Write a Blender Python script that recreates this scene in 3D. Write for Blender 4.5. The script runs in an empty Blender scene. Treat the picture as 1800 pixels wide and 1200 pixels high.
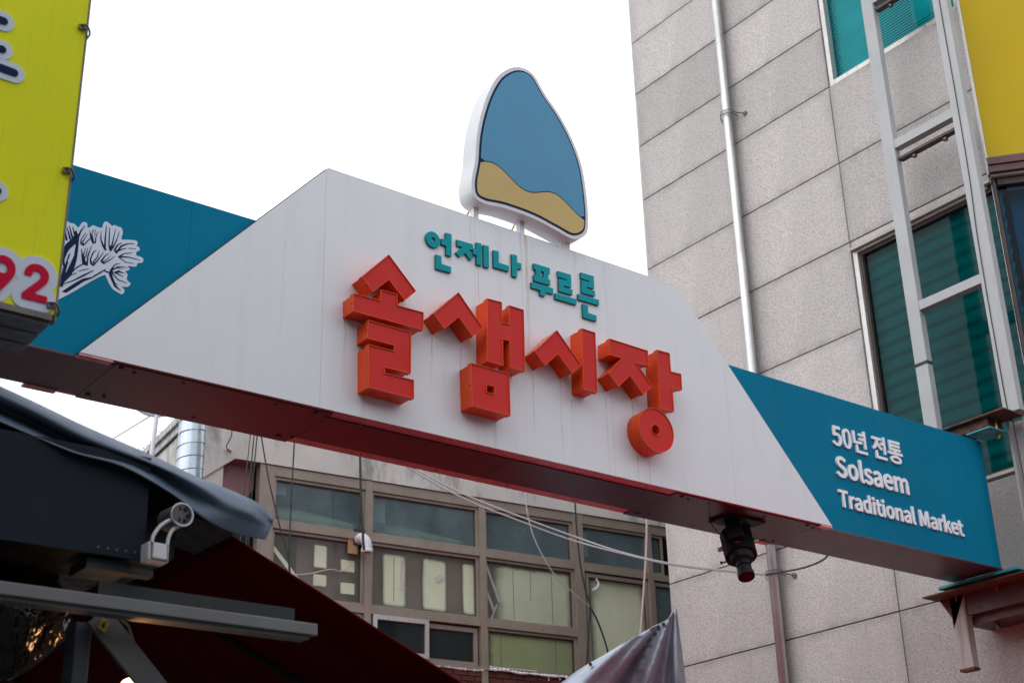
import bpy, bmesh, math, random, json
import numpy as np
from mathutils import Vector, Matrix
from mathutils.geometry import tessellate_polygon
random.seed(7); rng = np.random.default_rng(7)
S = bpy.context.scene
COL = S.collection
# ------------------------------------------------------------ camera, world, sun, exposure
YAW, PITCH, ROLL, FPX = 0.65995, 0.418255, -0.0283637, 2577.6
cy, sy, cp, sp, cr, sr = math.cos(YAW), math.sin(YAW), math.cos(PITCH), math.sin(PITCH), math.cos(ROLL), math.sin(ROLL)
vf = Vector((sy*cp, cy*cp, sp)); vr = Vector((cy, -sy, 0)); vu = vr.cross(vf)
R_, U_ = cr*vr + sr*vu, -sr*vr + cr*vu
EYE = Vector((0, 0, 1.6))
cam = bpy.data.cameras.new('camera'); co = bpy.data.objects.new('camera', cam); COL.objects.link(co)
M3 = Matrix((R_, U_, -vf)).transposed()
co.matrix_world = Matrix.Translation(EYE) @ M3.to_4x4()
cam.sensor_width = 36; cam.lens = FPX/1800*36; cam.clip_end = 2000; cam.clip_start = 0.05
cam.dof.use_dof = True; cam.dof.focus_distance = 9.6; cam.dof.aperture_fstop = 5.6
S.camera = co
W = bpy.data.worlds.new("World"); S.world = W; W.use_nodes = True
SUN_EL, SUN_AZ = 48, 278          # degrees; sun hidden behind high cloud, to the left
nt = W.node_tree; nt.nodes.clear()
o_ = nt.nodes.new('ShaderNodeOutputWorld')
sk = nt.nodes.new('ShaderNodeTexSky'); sk.sky_type = 'NISHITA'; sk.sun_disc = False
sk.sun_elevation = math.radians(SUN_EL); sk.sun_rotation = math.radians(SUN_AZ)
b1 = nt.nodes.new('ShaderNodeBackground'); b1.inputs[1].default_value = 0.05
nt.links.new(sk.outputs[0], b1.inputs[0])
b2 = nt.nodes.new('ShaderNodeBackground')      # the cloud sheet over it
cn = nt.nodes.new('ShaderNodeTexNoise'); cn.inputs['Scale'].default_value = 2.2; cn.inputs['Detail'].default_value = 5
tc = nt.nodes.new('ShaderNodeTexCoord'); nt.links.new(tc.outputs['Generated'], cn.inputs['Vector'])
rp = nt.nodes.new('ShaderNodeValToRGB'); rp.color_ramp.elements[0].position = .3; rp.color_ramp.elements[1].position = .7
rp.color_ramp.elements[0].color = (.97, .985, 1.0, 1); rp.color_ramp.elements[1].color = (1.04, 1.045, 1.05, 1)
nt.links.new(cn.outputs['Fac'], rp.inputs[0]); nt.links.new(rp.outputs[0], b2.inputs[0]); b2.inputs[1].default_value = 1.0
ad = nt.nodes.new('ShaderNodeAddShader'); nt.links.new(b1.outputs[0], ad.inputs[0]); nt.links.new(b2.outputs[0], ad.inputs[1])
nt.links.new(ad.outputs[0], o_.inputs[0])
sl = bpy.data.lights.new('sun', 'SUN'); sl.energy = 1.0; sl.angle = math.radians(80); sl.color = (1, .97, .92)
so = bpy.data.objects.new('sun', sl); COL.objects.link(so)
el, az = math.radians(SUN_EL), math.radians(SUN_AZ)
sd = Vector((math.sin(az)*math.cos(el), math.cos(az)*math.cos(el), math.sin(el)))
so.rotation_euler = (-sd).to_track_quat('-Z', 'Y').to_euler()
S.view_settings.view_transform = 'Standard'; S.view_settings.look = 'None'
S.view_settings.exposure = 0.30; S.view_settings.gamma = 1
S.view_settings.use_curve_mapping = False
S.cycles.max_bounces = 8; S.cycles.transparent_max_bounces = 12

# ------------------------------------------------------------ surveying helpers: sight lines cut with the real planes of the street
def ray(x, y): return R_*((x-900)/FPX) - U_*((y-600)/FPX) + vf
def oy(x, y, Y): d = ray(x, y); return EYE + d*(Y/d.y)
def ox(x, y, X): d = ray(x, y); return EYE + d*(X/d.x)
def oz(x, y, Z): d = ray(x, y); return EYE + d*((Z-1.6)/d.z)
FA = math.radians(-6.1); FE = Vector((math.cos(FA), math.sin(FA), 0)); FN = Vector((-math.sin(FA), math.cos(FA), 0)); FP0 = Vector((7.98, 15.26, 0))
def onf(x, y, off=0.0): d = ray(x, y); P = FP0+FN*off; return EYE + d*(((P-EYE).dot(FN))/d.dot(FN))
def F3(s, n, z): return FP0 + FE*s + FN*n + Vector((0, 0, z))

# ------------------------------------------------------------ materials
def newmat(name):
    m = bpy.data.materials.new(name); m.use_nodes = True
    n = m.node_tree; return m, n, n.nodes['Principled BSDF'], n.nodes['Material Output']
def coords(n, sc=(1, 1, 1), kind='Object'):
    t = n.nodes.new('ShaderNodeTexCoord'); mp = n.nodes.new('ShaderNodeMapping'); mp.inputs['Scale'].default_value = sc
    n.links.new(t.outputs[kind], mp.inputs[0]); return mp.outputs[0]
def noise(n, vec, scale, detail=4, rough=.55):
    t = n.nodes.new('ShaderNodeTexNoise'); t.inputs['Scale'].default_value = scale; t.inputs['Detail'].default_value = detail
    t.inputs['Roughness'].default_value = rough; n.links.new(vec, t.inputs['Vector']); return t.outputs['Fac']
def ramp(n, fac, stops):
    r = n.nodes.new('ShaderNodeValToRGB'); e = r.color_ramp.elements
    while len(e) < len(stops): e.new(.5)
    for i, (p, c) in enumerate(stops):
        e[i].position = p; e[i].color = (c, c, c, 1) if isinstance(c, (int, float)) else (*c, 1)
    n.links.new(fac, r.inputs[0]); return r.outputs[0]
def mix(n, fac, a, b, mode='MIX'):
    m = n.nodes.new('ShaderNodeMix'); m.data_type = 'RGBA'; m.blend_type = mode
    for s, v in ((0, fac), (6, a), (7, b)):
        if isinstance(v, (int, float)): m.inputs[s].default_value = v
        elif isinstance(v, tuple): m.inputs[s].default_value = (*v, 1)
        else: n.links.new(v, m.inputs[s])
    return m.outputs[2]
def math_(n, op, a, b=0.0, clamp=False):
    m = n.nodes.new('ShaderNodeMath'); m.operation = op; m.use_clamp = clamp
    for i, v in enumerate((a, b)):
        if isinstance(v, (int, float)): m.inputs[i].default_value = v
        else: n.links.new(v, m.inputs[i])
    return m.outputs[0]
def bump(n, b, h, strength, dist=.01):
    k = n.nodes.new('ShaderNodeBump'); k.inputs['Strength'].default_value = strength; k.inputs['Distance'].default_value = dist
    n.links.new(h, k.inputs['Height']); n.links.new(k.outputs[0], b.inputs['Normal'])
def mat(name, col, rough=.5, metal=0.0, var=.12, vs=3.0, dirt=None, ds=(1, 1, 1), dscale=4, bp=0, bs=40, rv=.12, spec=.5, tint=0):
    m, n, b, o = newmat(name)
    v = coords(n)
    f = noise(n, v, vs, 6)
    c = mix(n, ramp(n, f, [(.3, 0.0), (.7, 1.0)]), tuple(x*(1-var) for x in col), tuple(min(1, x*(1+var)) for x in col))
    if dirt:
        g = noise(n, coords(n, ds), dscale, 7, .65)
        c = mix(n, ramp(n, g, [(dirt[1], 0.0), (dirt[2], dirt[3])]), c, dirt[0])
    if tint:
        oi = n.nodes.new('ShaderNodeObjectInfo')
        c = mix(n, 1.0, c, ramp(n, oi.outputs['Random'], [(0, 1-tint), (1, 1.0)]), 'MULTIPLY')
    n.links.new(c, b.inputs['Base Color'])
    n.links.new(ramp(n, noise(n, v, vs*4, 4), [(.3, max(.02, rough-rv)), (.7, min(1, rough+rv))]), b.inputs['Roughness'])
    b.inputs['Metallic'].default_value = metal; b.inputs['Specular IOR Level'].default_value = spec
    if bp: bump(n, b, noise(n, v, bs, 3), bp)
    return m

# white sign skin with dirt streaks, rust runs under the posts and grime under the letters' corners
def streaks(n, c, lst, col):
    t = n.nodes.new('ShaderNodeTexCoord'); s = n.nodes.new('ShaderNodeSeparateXYZ'); n.links.new(t.outputs['Object'], s.inputs[0])
    w = noise(n, coords(n, (1, 1, 3)), 2.5, 3)
    brk = ramp(n, noise(n, coords(n, (40, 1, 4)), 1.5, 4), [(.35, .25), (.6, 1.0)])
    xx = math_(n, 'ADD', s.outputs[0], math_(n, 'MULTIPLY', math_(n, 'SUBTRACT', w, .5), .035))
    tot = None
    for x0, z0, ln, wd, k in lst:
        a = math_(n, 'SUBTRACT', 1.0, math_(n, 'DIVIDE', math_(n, 'ABSOLUTE', math_(n, 'SUBTRACT', xx, x0)), wd), True)
        d = math_(n, 'DIVIDE', math_(n, 'SUBTRACT', z0, s.outputs[2]), ln)
        d = math_(n, 'MULTIPLY', math_(n, 'SUBTRACT', 1.0, d, True), math_(n, 'GREATER_THAN', d, 0.0))
        a = math_(n, 'MULTIPLY', math_(n, 'MULTIPLY', a, d), k)
        tot = a if tot is None else math_(n, 'ADD', tot, a)
    tot = math_(n, 'MULTIPLY', tot, brk, True)
    return mix(n, tot, c, col)
def rel(l): return [(x-7.0, z-4.985, a, b, c) for x, z, a, b, c in l]
def white_skin(name, base, lst_r, lst_g):
    m, n, b, o = newmat(name)
    c = mix(n, ramp(n, noise(n, coords(n, (.5, .5, .5)), 1.3, 4), [(.3, 0.0), (.7, 1.0)]), tuple(x*.94 for x in base), base)
    g = noise(n, coords(n, (3, 3, .35)), 2.2, 6, .6)
    c = mix(n, ramp(n, g, [(.52, 0.0), (.85, .26)]), c, (.42, .40, .37))
    g = noise(n, coords(n, (14, 14, .7)), 1.2, 5, .6)
    c = mix(n, ramp(n, g, [(.58, 0.0), (.85, .15)]), c, (.36, .34, .32))
    if lst_r: c = streaks(n, c, lst_r, (.38, .22, .08))
    if lst_g: c = streaks(n, c, lst_g, (.13, .13, .12))
    n.links.new(c, b.inputs['Base Color']); b.inputs['Roughness'].default_value = .38
    bump(n, b, noise(n, coords(n), 1.1, 2), .12, .05)
    return m

def granite(name, base, tint=.14):
    m, n, b, o = newmat(name)
    v = coords(n)
    c = mix(n, ramp(n, noise(n, v, 95, 4, .8), [(.40, 0.0), (.53, 1.0)]), tuple(x*.40 for x in base), base)
    c = mix(n, ramp(n, noise(n, v, 120, 2), [(.58, 0.0), (.66, .55)]), c, tuple(min(1, x*1.5) for x in base))
    c = mix(n, ramp(n, noise(n, coords(n, (1, 1, .35)), 1.1, 6, .6), [(.40, 0.0), (.75, .42)]), c, tuple(x*.55 for x in base))
    # grime gathered along the slab edges and rain runs below the joints
    gt = n.nodes.new('ShaderNodeTexCoord'); gs = n.nodes.new('ShaderNodeSeparateXYZ'); n.links.new(gt.outputs['Generated'], gs.inputs[0])
    ez = math_(n, 'ABSOLUTE', math_(n, 'SUBTRACT', gs.outputs[2], .5)); ey_ = math_(n, 'ABSOLUTE', math_(n, 'SUBTRACT', gs.outputs[1], .5))
    e = math_(n, 'MAXIMUM', ez, math_(n, 'ADD', math_(n, 'MULTIPLY', ey_, 1.0), -.012))
    e = math_(n, 'MULTIPLY', ramp(n, e, [(.40, 0.0), (.5, 1.0)]), ramp(n, noise(n, coords(n, (1, 3, 1)), 1.7, 6, .65), [(.35, .05), (.7, .75)]))
    c = mix(n, e, c, tuple(x*.42 for x in base))
    c = mix(n, ramp(n, noise(n, coords(n, (6, 6, .35)), 1.6, 5, .6), [(.55, 0.0), (.8, .4)]), c, (base[0]*.55, base[1]*.5, base[2]*.45))
    oi = n.nodes.new('ShaderNodeObjectInfo')
    c = mix(n, 1.0, c, ramp(n, oi.outputs['Random'], [(0, 1-tint), (1, 1.0)]), 'MULTIPLY')
    n.links.new(c, b.inputs['Base Color']); b.inputs['Roughness'].default_value = .8
    bump(n, b, noise(n, v, 85, 4, .7), .7, .012)
    return m

def glass(name, tint, ior=1.25, gloss=.03, haze=0.0, hazecol=(.5, .55, .5)):
    m, n, b, o = newmat(name); n.nodes.remove(b)
    tr = n.nodes.new('ShaderNodeBsdfTransparent'); tr.inputs[0].default_value = (*tint, 1)
    gl = n.nodes.new('ShaderNodeBsdfGlossy'); gl.inputs['Roughness'].default_value = gloss
    fr = n.nodes.new('ShaderNodeFresnel'); fr.inputs['IOR'].default_value = ior
    bk = n.nodes.new('ShaderNodeBump'); bk.inputs['Strength'].default_value = .15; bk.inputs['Distance'].default_value = .02
    n.links.new(noise(n, coords(n), 1.6, 2), bk.inputs['Height']); n.links.new(bk.outputs[0], gl.inputs['Normal']); n.links.new(bk.outputs[0], fr.inputs['Normal'])
    ms = n.nodes.new('ShaderNodeMixShader'); n.links.new(fr.outputs[0], ms.inputs[0])
    first = tr.outputs[0]
    if haze:
        df = n.nodes.new('ShaderNodeBsdfDiffuse'); df.inputs[0].default_value = (*hazecol, 1)
        m2 = n.nodes.new('ShaderNodeMixShader'); n.links.new(ramp(n, noise(n, coords(n), 2.0, 5), [(.3, haze*.5), (.7, haze)]), m2.inputs[0])
        n.links.new(tr.outputs[0], m2.inputs[1]); n.links.new(df.outputs[0], m2.inputs[2]); first = m2.outputs[0]
    n.links.new(first, ms.inputs[1]); n.links.new(gl.outputs[0], ms.inputs[2]); n.links.new(ms.outputs[0], o.inputs[0])
    return m

X921 = 5.935
RUST = [(9.02, 5.6, .9, .02, .25), (5.975, 6.72, 1.5, .022, .8), (5.93, 6.72, .8, .012, .6), (5.47, 6.72, .5, .014, .35), (6.44, 6.72, .35, .03, .35), (8.62, 5.75, .5, .014, .9)]
GRIME = [(p.x, p.z, ln, w, k) for (a, b, ln, w, k) in ((759, 591, .38, .008, .9), (810, 604, .55, .009, .8), (936, 652, .65, .007, .8), (985, 667, .75, .008, .7), (1005, 702, .5, .007, .6), (1064, 692, .85, .007, .8), (1111, 703, .55, .010, .8),
         (1141, 806, .4, .012, .7), (1120, 800, .3, .009, .6), (607, 563, .6, .007, .5), (639, 696, .3, .03, .35), (870, 742, .35, .03, .4), (840, 432, 1.1, .006, .6), (720, 480, .8, .005, .35), (1043, 560, .5, .006, .45), (1078, 535, .5, .006, .4), (500, 420, .9, .006, .3))
         for p in (oy(a, b, 7.5),)]
m_white = white_skin('white_composite_panel', (.70, .71, .74), rel(RUST), rel(GRIME))
m_teal = mat('teal_composite_panel', (.001, .168, .290), .5, var=.06, vs=.8, dirt=((.05, .14, .16), .55, .8, .35), ds=(30, 30, .8), dscale=1.4, bp=.08, bs=1.2, spec=.04)
m_trimw = mat('red_bounce_tinted_return', (.66, .30, .32), .35, var=.1, dirt=((.1, .05, .05), .5, .8, .6), ds=(3, 3, 3))  # white return, red bounce light tinted into its colour
m_soffit = mat('dark_soffit_sheet', (.078, .036, .048), .34, .12, rv=.02, var=.12, vs=.8, dirt=((.04, .025, .03), .5, 1.0, .25), dscale=.8, spec=.35)
m_redface = mat('red_acrylic_face', (.56, .028, .024), .5, spec=.12, var=.05, vs=1.5, dirt=((.16, .02, .02), .6, .85, .35), ds=(18, 18, .7), dscale=1.6)
m_redside = mat('orange_red_return', (.72, .066, .007), .3, spec=.22, var=.08, vs=2, dirt=((.12, .015, .01), .52, .85, .55), ds=(9, 9, 1.2), dscale=2)
m_redrim = mat('orange_rim', (.62, .085, .02), .45, spec=.2, var=.06)
m_tletter = mat('teal_letter_paint', (.002, .28, .32), .45, spec=.08, var=.06, vs=2, dirt=((.02, .12, .13), .55, .85, .4), ds=(12, 12, 1.2))
m_tside = mat('teal_letter_edge', (.01, .07, .08), .5)
m_wletter = mat('white_letter_acrylic', (.82, .82, .86), .4, var=.04)
m_navy = mat('navy_print', (.012, .022, .065), .6, spec=.05, var=.08)
m_printw = mat('pale_print', (.60, .65, .76), .6, spec=.05, var=.04)
m_grime = mat('dark_grime', (.03, .03, .028), .8)
m_screw = mat('screw_steel', (.12, .10, .09), .4, .6)
m_granite = granite('bush_hammered_granite', (.66, .615, .595), .22)
m_joint = mat('dark_joint', (.06, .052, .045), .95)
m_clamp = mat('dull_clamp_steel', (.16, .15, .14), .45, .8)
m_stub = mat('rust_streaked_stub', (.42, .40, .39), .6, spec=.15, var=.1, dirt=((.20, .11, .05), .54, .66, .6), ds=(9, 9, .5), dscale=1.6)
m_steel = mat('stainless_tube', (.58, .58, .57), .42, .85, var=.1, vs=2, dirt=((.25, .22, .2), .5, .8, .5), ds=(1, 1, .4), rv=.08)
m_post = mat('galvanised_post_paint', (.40, .405, .41), .55, .0, spec=.2, var=.07, vs=2, dirt=((.28, .26, .24), .55, .8, .5), ds=(6, 6, 1.2))
m_rust = mat('rusty_steel', (.10, .035, .022), .75, .2, var=.4, vs=12, dirt=((.25, .09, .03), .5, .7, .6), dscale=14, bp=.3)
m_tealsteel = mat('teal_painted_steel', (.015, .30, .32), .4, var=.2, vs=8, dirt=((.12, .05, .03), .55, .75, .8), dscale=12)
m_maroon = mat('maroon_painted_steel', (.10, .035, .040), .5, var=.2, vs=5, dirt=((.05, .02, .02), .5, .75, .6), dscale=9)
m_beige = mat('beige_head_trim', (.38, .355, .31), .6, dirt=((.18, .15, .12), .5, .8, .5), ds=(3, 3, 3))
m_brass = mat('brass_bolt', (.5, .33, .10), .35, .9)
m_alu = mat('window_aluminium', (.50, .48, .46), .35, .4, var=.1, dirt=((.2, .18, .16), .5, .8, .5), ds=(3, 3, .6))
m_brown = mat('brown_window_frame', (.28, .232, .192), .5, .1, var=.12, vs=3, dirt=((.12, .09, .07), .5, .8, .5), ds=(4, 4, 1))
m_brownd = mat('frame_gasket', (.06, .035, .03), .6)
m_tealglass = glass('teal_tinted_glass', (.028, .36, .37), 1.22, .05)
m_tealglass2 = glass('light_teal_glass', (.10, .68, .72), 1.2, .05)
m_blueglass = glass('blue_black_glass', (.30, .55, .68), 1.25, .04)
m_cleargl = glass('dusty_grey_glass', (.94, .95, .90), 1.25, .05, .20, (.46, .49, .42))
m_cleargl2 = glass('hazed_upper_glass', (.62, .76, .78), 1.3, .06, .55, (.20, .29, .32))  # blue-grey diffuse layer mixed over the pane
m_corr = mat('corrugated_liner', (.46, .50, .49), .6, var=.1)
m_blind = mat('blind_slat', (.72, .76, .76), .5)
m_dark = mat('dark_interior', (.028, .028, .03), .9)
m_inside = mat('dim_interior_wall', (.10, .085, .075), .9, var=.3)
m_yellow = mat('yellow_sign_film', (.46, .32, .006), .5, spec=.15, var=.05, vs=1)
m_whitebox = mat('white_sign_return', (.74, .74, .76), .4, dirt=((.3, .28, .26), .5, .8, .5), ds=(8, 8, 1))
m_lime = mat('lime_sign_film', (.75, .76, .006), .5, spec=.15, var=.06, vs=2, dirt=((.33, .35, .03), .55, .85, .4), ds=(25, 25, .6))
m_crim = mat('crimson_print', (.55, .010, .045), .6, spec=.05, var=.04)
m_box = mat('weathered_sign_case', (.16, .14, .13), .5, .3, var=.2, vs=6, dirt=((.05, .04, .035), .45, .75, .7), dscale=6)
m_plaster = mat('stained_plaster', (.56, .535, .51), .9, var=.1, vs=2, dirt=((.10, .09, .08), .50, .70, .9), ds=(1.8, 1.8, .45), dscale=1.9, bp=.25, bs=25)
m_purple = mat('faded_plum_paint', (.30, .16, .17), .8, var=.15, vs=3, dirt=((.08, .05, .05), .5, .75, .6), dscale=4)
m_brick = mat('dark_red_brick', (.13, .032, .025), .85, var=.3, vs=9, dirt=((.05, .02, .02), .5, .75, .6), dscale=14, tint=.45, bp=.4, bs=60)
m_mortar = mat('mortar', (.10, .09, .085), .95)
m_caulk = mat('white_sealant', (.78, .78, .78), .5, bp=.4, bs=30)
m_duct = mat('spiral_duct_zinc', (.36, .41, .46), .26, .9, var=.12, vs=4, dirt=((.45, .40, .33), .62, .7, .8), dscale=6, bp=.15, bs=8)
m_pvc = mat('white_pvc', (.72, .70, .74), .35, var=.05, dirt=((.3, .28, .26), .55, .8, .5))
m_ply = mat('plywood_offcut', (.36, .22, .11), .8, var=.3, vs=8)
m_cable = mat('black_cable', (.03, .03, .03), .6)
m_cablew = mat('pale_cable', (.48, .46, .46), .5)
m_rope = mat('pinkish_rope', (.46, .36, .34), .85)
m_tarp = mat('grey_vinyl_tarpaulin', (.085, .115, .165), .5, var=.15, vs=3, dirt=((.26, .27, .29), .6, .8, .4), dscale=5, rv=.1, spec=.4, bp=.16, bs=9)
m_tarp2 = mat('silver_grey_tarpaulin', (.38, .45, .53), .6, var=.15, vs=3, dirt=((.10, .10, .12), .5, .75, .5), dscale=5, rv=.1, spec=.5, bp=.18, bs=14)
m_redcloth = mat('red_awning_canvas', (.50, .010, .014), .85, spec=.1, var=.12, vs=2, dirt=((.2, .008, .01), .5, .8, .5), dscale=2)
m_redunder2 = mat('crease_shade_awning_canvas', (.030, .001, .003), .9, spec=.05)  # still darker canvas copy, shade beyond the crease put into the colour
m_redunder = mat('shade_dark_awning_canvas', (.075, .002, .004), .9, spec=.05, var=.15, vs=2)  # awning canvas copy darkened for the shade underneath
m_slate = mat('slate_sign_back', (.014, .018, .028), .6, .0, spec=.1, var=.15, vs=3)
m_black = mat('black_metal', (.010, .010, .012), .5, .0, spec=.15, var=.3, vs=6)
m_rail = mat('silver_rail', (.15, .15, .155), .55, .2, var=.12, vs=4, dirt=((.15, .13, .12), .55, .8, .6), dscale=8)
m_galv = mat('dark_perforated_angle', (.018, .022, .024), .5, .2)
m_post2 = mat('blue_grey_post', (.022, .03, .045), .5, .1)
m_brace = mat('grey_brace_paint', (.07, .065, .068), .5, var=.2, vs=8)
m_plastic = mat('white_lamp_plastic', (.62, .61, .66), .35, var=.05)
m_asphalt = mat('asphalt_ground', (.045, .045, .045), .9, var=.2, vs=1)
m_paving = mat('dark_street_paving', (.075, .075, .075), .9, var=.2, vs=1)
m_concrete = mat('grey_render', (.26, .25, .24), .9, var=.15, dirt=((.1, .1, .09), .5, .8, .5))
m_signteal = mat('sign_sky_teal_film', (.022, .20, .36), .4, var=.05)
m_ochre = mat('sign_ochre_film', (.46, .31, .085), .4, var=.05)
m_signwhite = white_skin('sign_case_white', (.60, .60, .62), None, None)
m_lens = mat('lens_glass', (.012, .010, .012), .45, spec=.2)

# ------------------------------------------------------------ geometry helpers
def tag(o, label=None, cat=None, group=None, kind=None):
    if label: o['label'] = label
    if cat: o['category'] = cat
    if group: o['group'] = group
    if kind: o['kind'] = kind
    return o
def thing(name, loc, label, cat, group=None):
    o = bpy.data.objects.new(name, None); o.empty_display_size = .2; COL.objects.link(o); o.location = loc
    return tag(o, label, cat, group)
def base_of(p):
    b = Vector((0, 0, 0))
    while p is not None: b = b + Vector(p.location); p = p.parent
    return b
def mk(name, V, Fc, m, parent=None, label=None, mats=None, mi=None, smooth=False, kind=None, own=None):
    """V in street coordinates -> one mesh object; own = its own origin"""
    org = Vector(own) if own is not None else base_of(parent)
    me = bpy.data.meshes.new(name); me.from_pydata([tuple(Vector(v)-org) for v in V], [], Fc)
    for x in (mats or [m]): me.materials.append(x)
    if mi: me.polygons.foreach_set('material_index', mi)
    if smooth: me.polygons.foreach_set('use_smooth', [True]*len(me.polygons))
    me.update()
    o = bpy.data.objects.new(name, me); COL.objects.link(o)
    if parent is not None: o.parent = parent
    o.location = org - base_of(parent)
    if label: o['label'] = label
    if kind: o['kind'] = kind
    return o
class G:
    """collects shapes; build() links them as one mesh"""
    def __init__(s): s.V = []; s.F = []; s.I = []
    def add(s, V, F, i=0):
        k = len(s.V); s.V += [Vector(v) for v in V]; s.F += [tuple(a+k for a in f) for f in F]; s.I += [i]*len(F); return s
    def box(s, x0, x1, y0, y1, z0, z1, i=0, fr=None):
        V = [(x, y, z) for x in (x0, x1) for y in (y0, y1) for z in (z0, z1)]
        if fr: V = [fr(*v) for v in V]
        return s.add(V, [(0, 1, 3, 2), (4, 6, 7, 5), (0, 4, 5, 1), (2, 3, 7, 6), (0, 2, 6, 4), (1, 5, 7, 3)], i)
    def tube(s, P, r, n=8, i=0, caps=True):
        P = [Vector(p) for p in P]; V = []; F = []
        rr = r if isinstance(r, (list, tuple)) else [r]*len(P)
        up = None
        for k, p in enumerate(P):
            d = (P[min(k+1, len(P)-1)]-P[max(k-1, 0)]).normalized()
            if up is None: up = d.orthogonal().normalized()
            a = (up - d*up.dot(d)); a = a.normalized() if a.length > 1e-6 else d.orthogonal().normalized()
            up = a; b = d.cross(a)
            V += [p + (a*math.cos(2*math.pi*j/n)+b*math.sin(2*math.pi*j/n))*rr[k] for j in range(n)]
        for k in range(len(P)-1):
            F += [(k*n+j, k*n+(j+1) % n, (k+1)*n+(j+1) % n, (k+1)*n+j) for j in range(n)]
        if caps: F += [tuple(range(n))[::-1], tuple((len(P)-1)*n+j for j in range(n))]
        return s.add(V, F, i)
    def bar(s, a, b, w, h, up=(0, 0, 1), i=0):
        a, b = Vector(a), Vector(b); d = (b-a).normalized(); u = Vector(up); u = (u-d*u.dot(d)).normalized(); c = d.cross(u)
        V = [q + c*(x*w/2) + u*(y*h/2) for q in (a, b) for x, y in ((-1, -1), (1, -1), (1, 1), (-1, 1))]
        return s.add(V, [(3, 2, 1, 0), (4, 5, 6, 7), (0, 1, 5, 4), (1, 2, 6, 5), (2, 3, 7, 6), (3, 0, 4, 7)], i)
    def build(s, name, m, parent=None, label=None, mats=None, smooth=False, kind=None, own=None, bevel=0):
        o = mk(name, s.V, s.F, m, parent, label, mats, s.I if mats else None, smooth, kind, own)
        fixn(o)
        if bevel:
            b = o.modifiers.new('b', 'BEVEL'); b.width = bevel; b.segments = 2; b.limit_method = 'ANGLE'; b.angle_limit = math.radians(35)
        return o
def fixn(o):
    bm = bmesh.new(); bm.from_mesh(o.data); bmesh.ops.recalc_face_normals(bm, faces=bm.faces); bm.to_mesh(o.data); bm.free()
def area(P): return .5*sum(P[i][0]*P[(i+1) % len(P)][1]-P[(i+1) % len(P)][0]*P[i][1] for i in range(len(P)))
def ccw(P, want=True): return list(P) if (area(P) > 0) == want else list(P)[::-1]
def inset(P, d):
    """miter-inset of a CCW outline (holes given CW move outward the same way)"""
    n = len(P); out = []
    for i in range(n):
        a, b, c = Vector(P[i-1]), Vector(P[i]), Vector(P[(i+1) % n])
        e1 = (b-a).normalized(); e2 = (c-b).normalized(); n1 = Vector((-e1.y, e1.x)); n2 = Vector((-e2.y, e2.x))
        m = n1+n2; m = m.normalized() if m.length > 1e-5 else n1
        k = d/max(.35, m.dot(n1)); out.append((b.x+m.x*k, b.y+m.y*k))
    return out
def fill(loops):
    t = tessellate_polygon([[Vector((p[0], p[1], 0)) for p in L] for L in loops])
    return [tuple(f) for f in t]
def prism(g, loops, fr, d0, d1, i_side=0, i_face=None, back=True):
    """loops in a plane; fr(u, v, d) -> street point; front at d0, back at d1"""
    i_face = i_side if i_face is None else i_face
    pts = [p for L in loops for p in L]; n = len(pts); T = fill(loops)
    V = [fr(p[0], p[1], d0) for p in pts] + [fr(p[0], p[1], d1) for p in pts]
    k = len(g.V); g.add(V, T, i_face)
    if back: g.F += [tuple(a+k+n for a in f[::-1]) for f in T]; g.I += [i_side]*len(T)
    o = 0
    for L in loops:
        m = len(L)
        for j in range(m):
            a, b = o+j, o+(j+1) % m
            g.F.append((k+a, k+b, k+b+n, k+a+n)); g.I.append(i_side)
        o += m
    return g
def XZ(u, v, d): return Vector((u, d, v))           # plane facing the camera side: d is Y
def mapper(ya): return lambda u, v, d: Vector((u, ya+d, v))
def smoothloop(P, k=6, closed=True):
    n = len(P); out = []
    for i in range(n if closed else n-1):
        p0, p1, p2, p3 = [np.array(P[(i+j) % n] if closed else P[min(max(i+j, 0), n-1)], float) for j in (-1, 0, 1, 2)]
        for t in np.arange(k)/k:
            out.append(tuple(.5*((2*p1)+(-p0+p2)*t+(2*p0-5*p1+4*p2-p3)*t*t+(-p0+3*p1-3*p2+p3)*t**3)))
    if not closed: out.append(tuple(P[-1]))
    return out
# signed distance field -> outline (flat prints, bold glyphs, rounded strokes)
def sdf_poly(loops, X, Y):
    D = np.full(X.shape, 1e9); inside = np.zeros(X.shape, bool)
    for L in loops:
        L = np.array(L, float); A = L; B = np.roll(L, -1, 0)
        for a, b in zip(A, B):
            e = b-a; l = e@e + 1e-12
            t = np.clip(((X-a[0])*e[0]+(Y-a[1])*e[1])/l, 0, 1)
            D = np.minimum(D, np.hypot(X-a[0]-t*e[0], Y-a[1]-t*e[1]))
            c = (a[1] > Y) != (b[1] > Y)
            with np.errstate(divide='ignore', invalid='ignore'):
                xi = a[0]+(Y-a[1])*e[0]/(e[1] if e[1] else 1e-12)
            inside ^= c & (X < xi)
    return np.where(inside, -D, D)
def sdf_strokes(strokes, X, Y):
    D = np.full(X.shape, 1e9)
    for st in strokes:
        for a, b in zip(st[:-1], st[1:]):
            ex, ey = b[0]-a[0], b[1]-a[1]; l = ex*ex+ey*ey+1e-12
            t = np.clip(((X-a[0])*ex+(Y-a[1])*ey)/l, 0, 1)
            D = np.minimum(D, np.hypot(X-a[0]-t*ex, Y-a[1]-t*ey) - (a[2]+(b[2]-a[2])*t))
    return D
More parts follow.
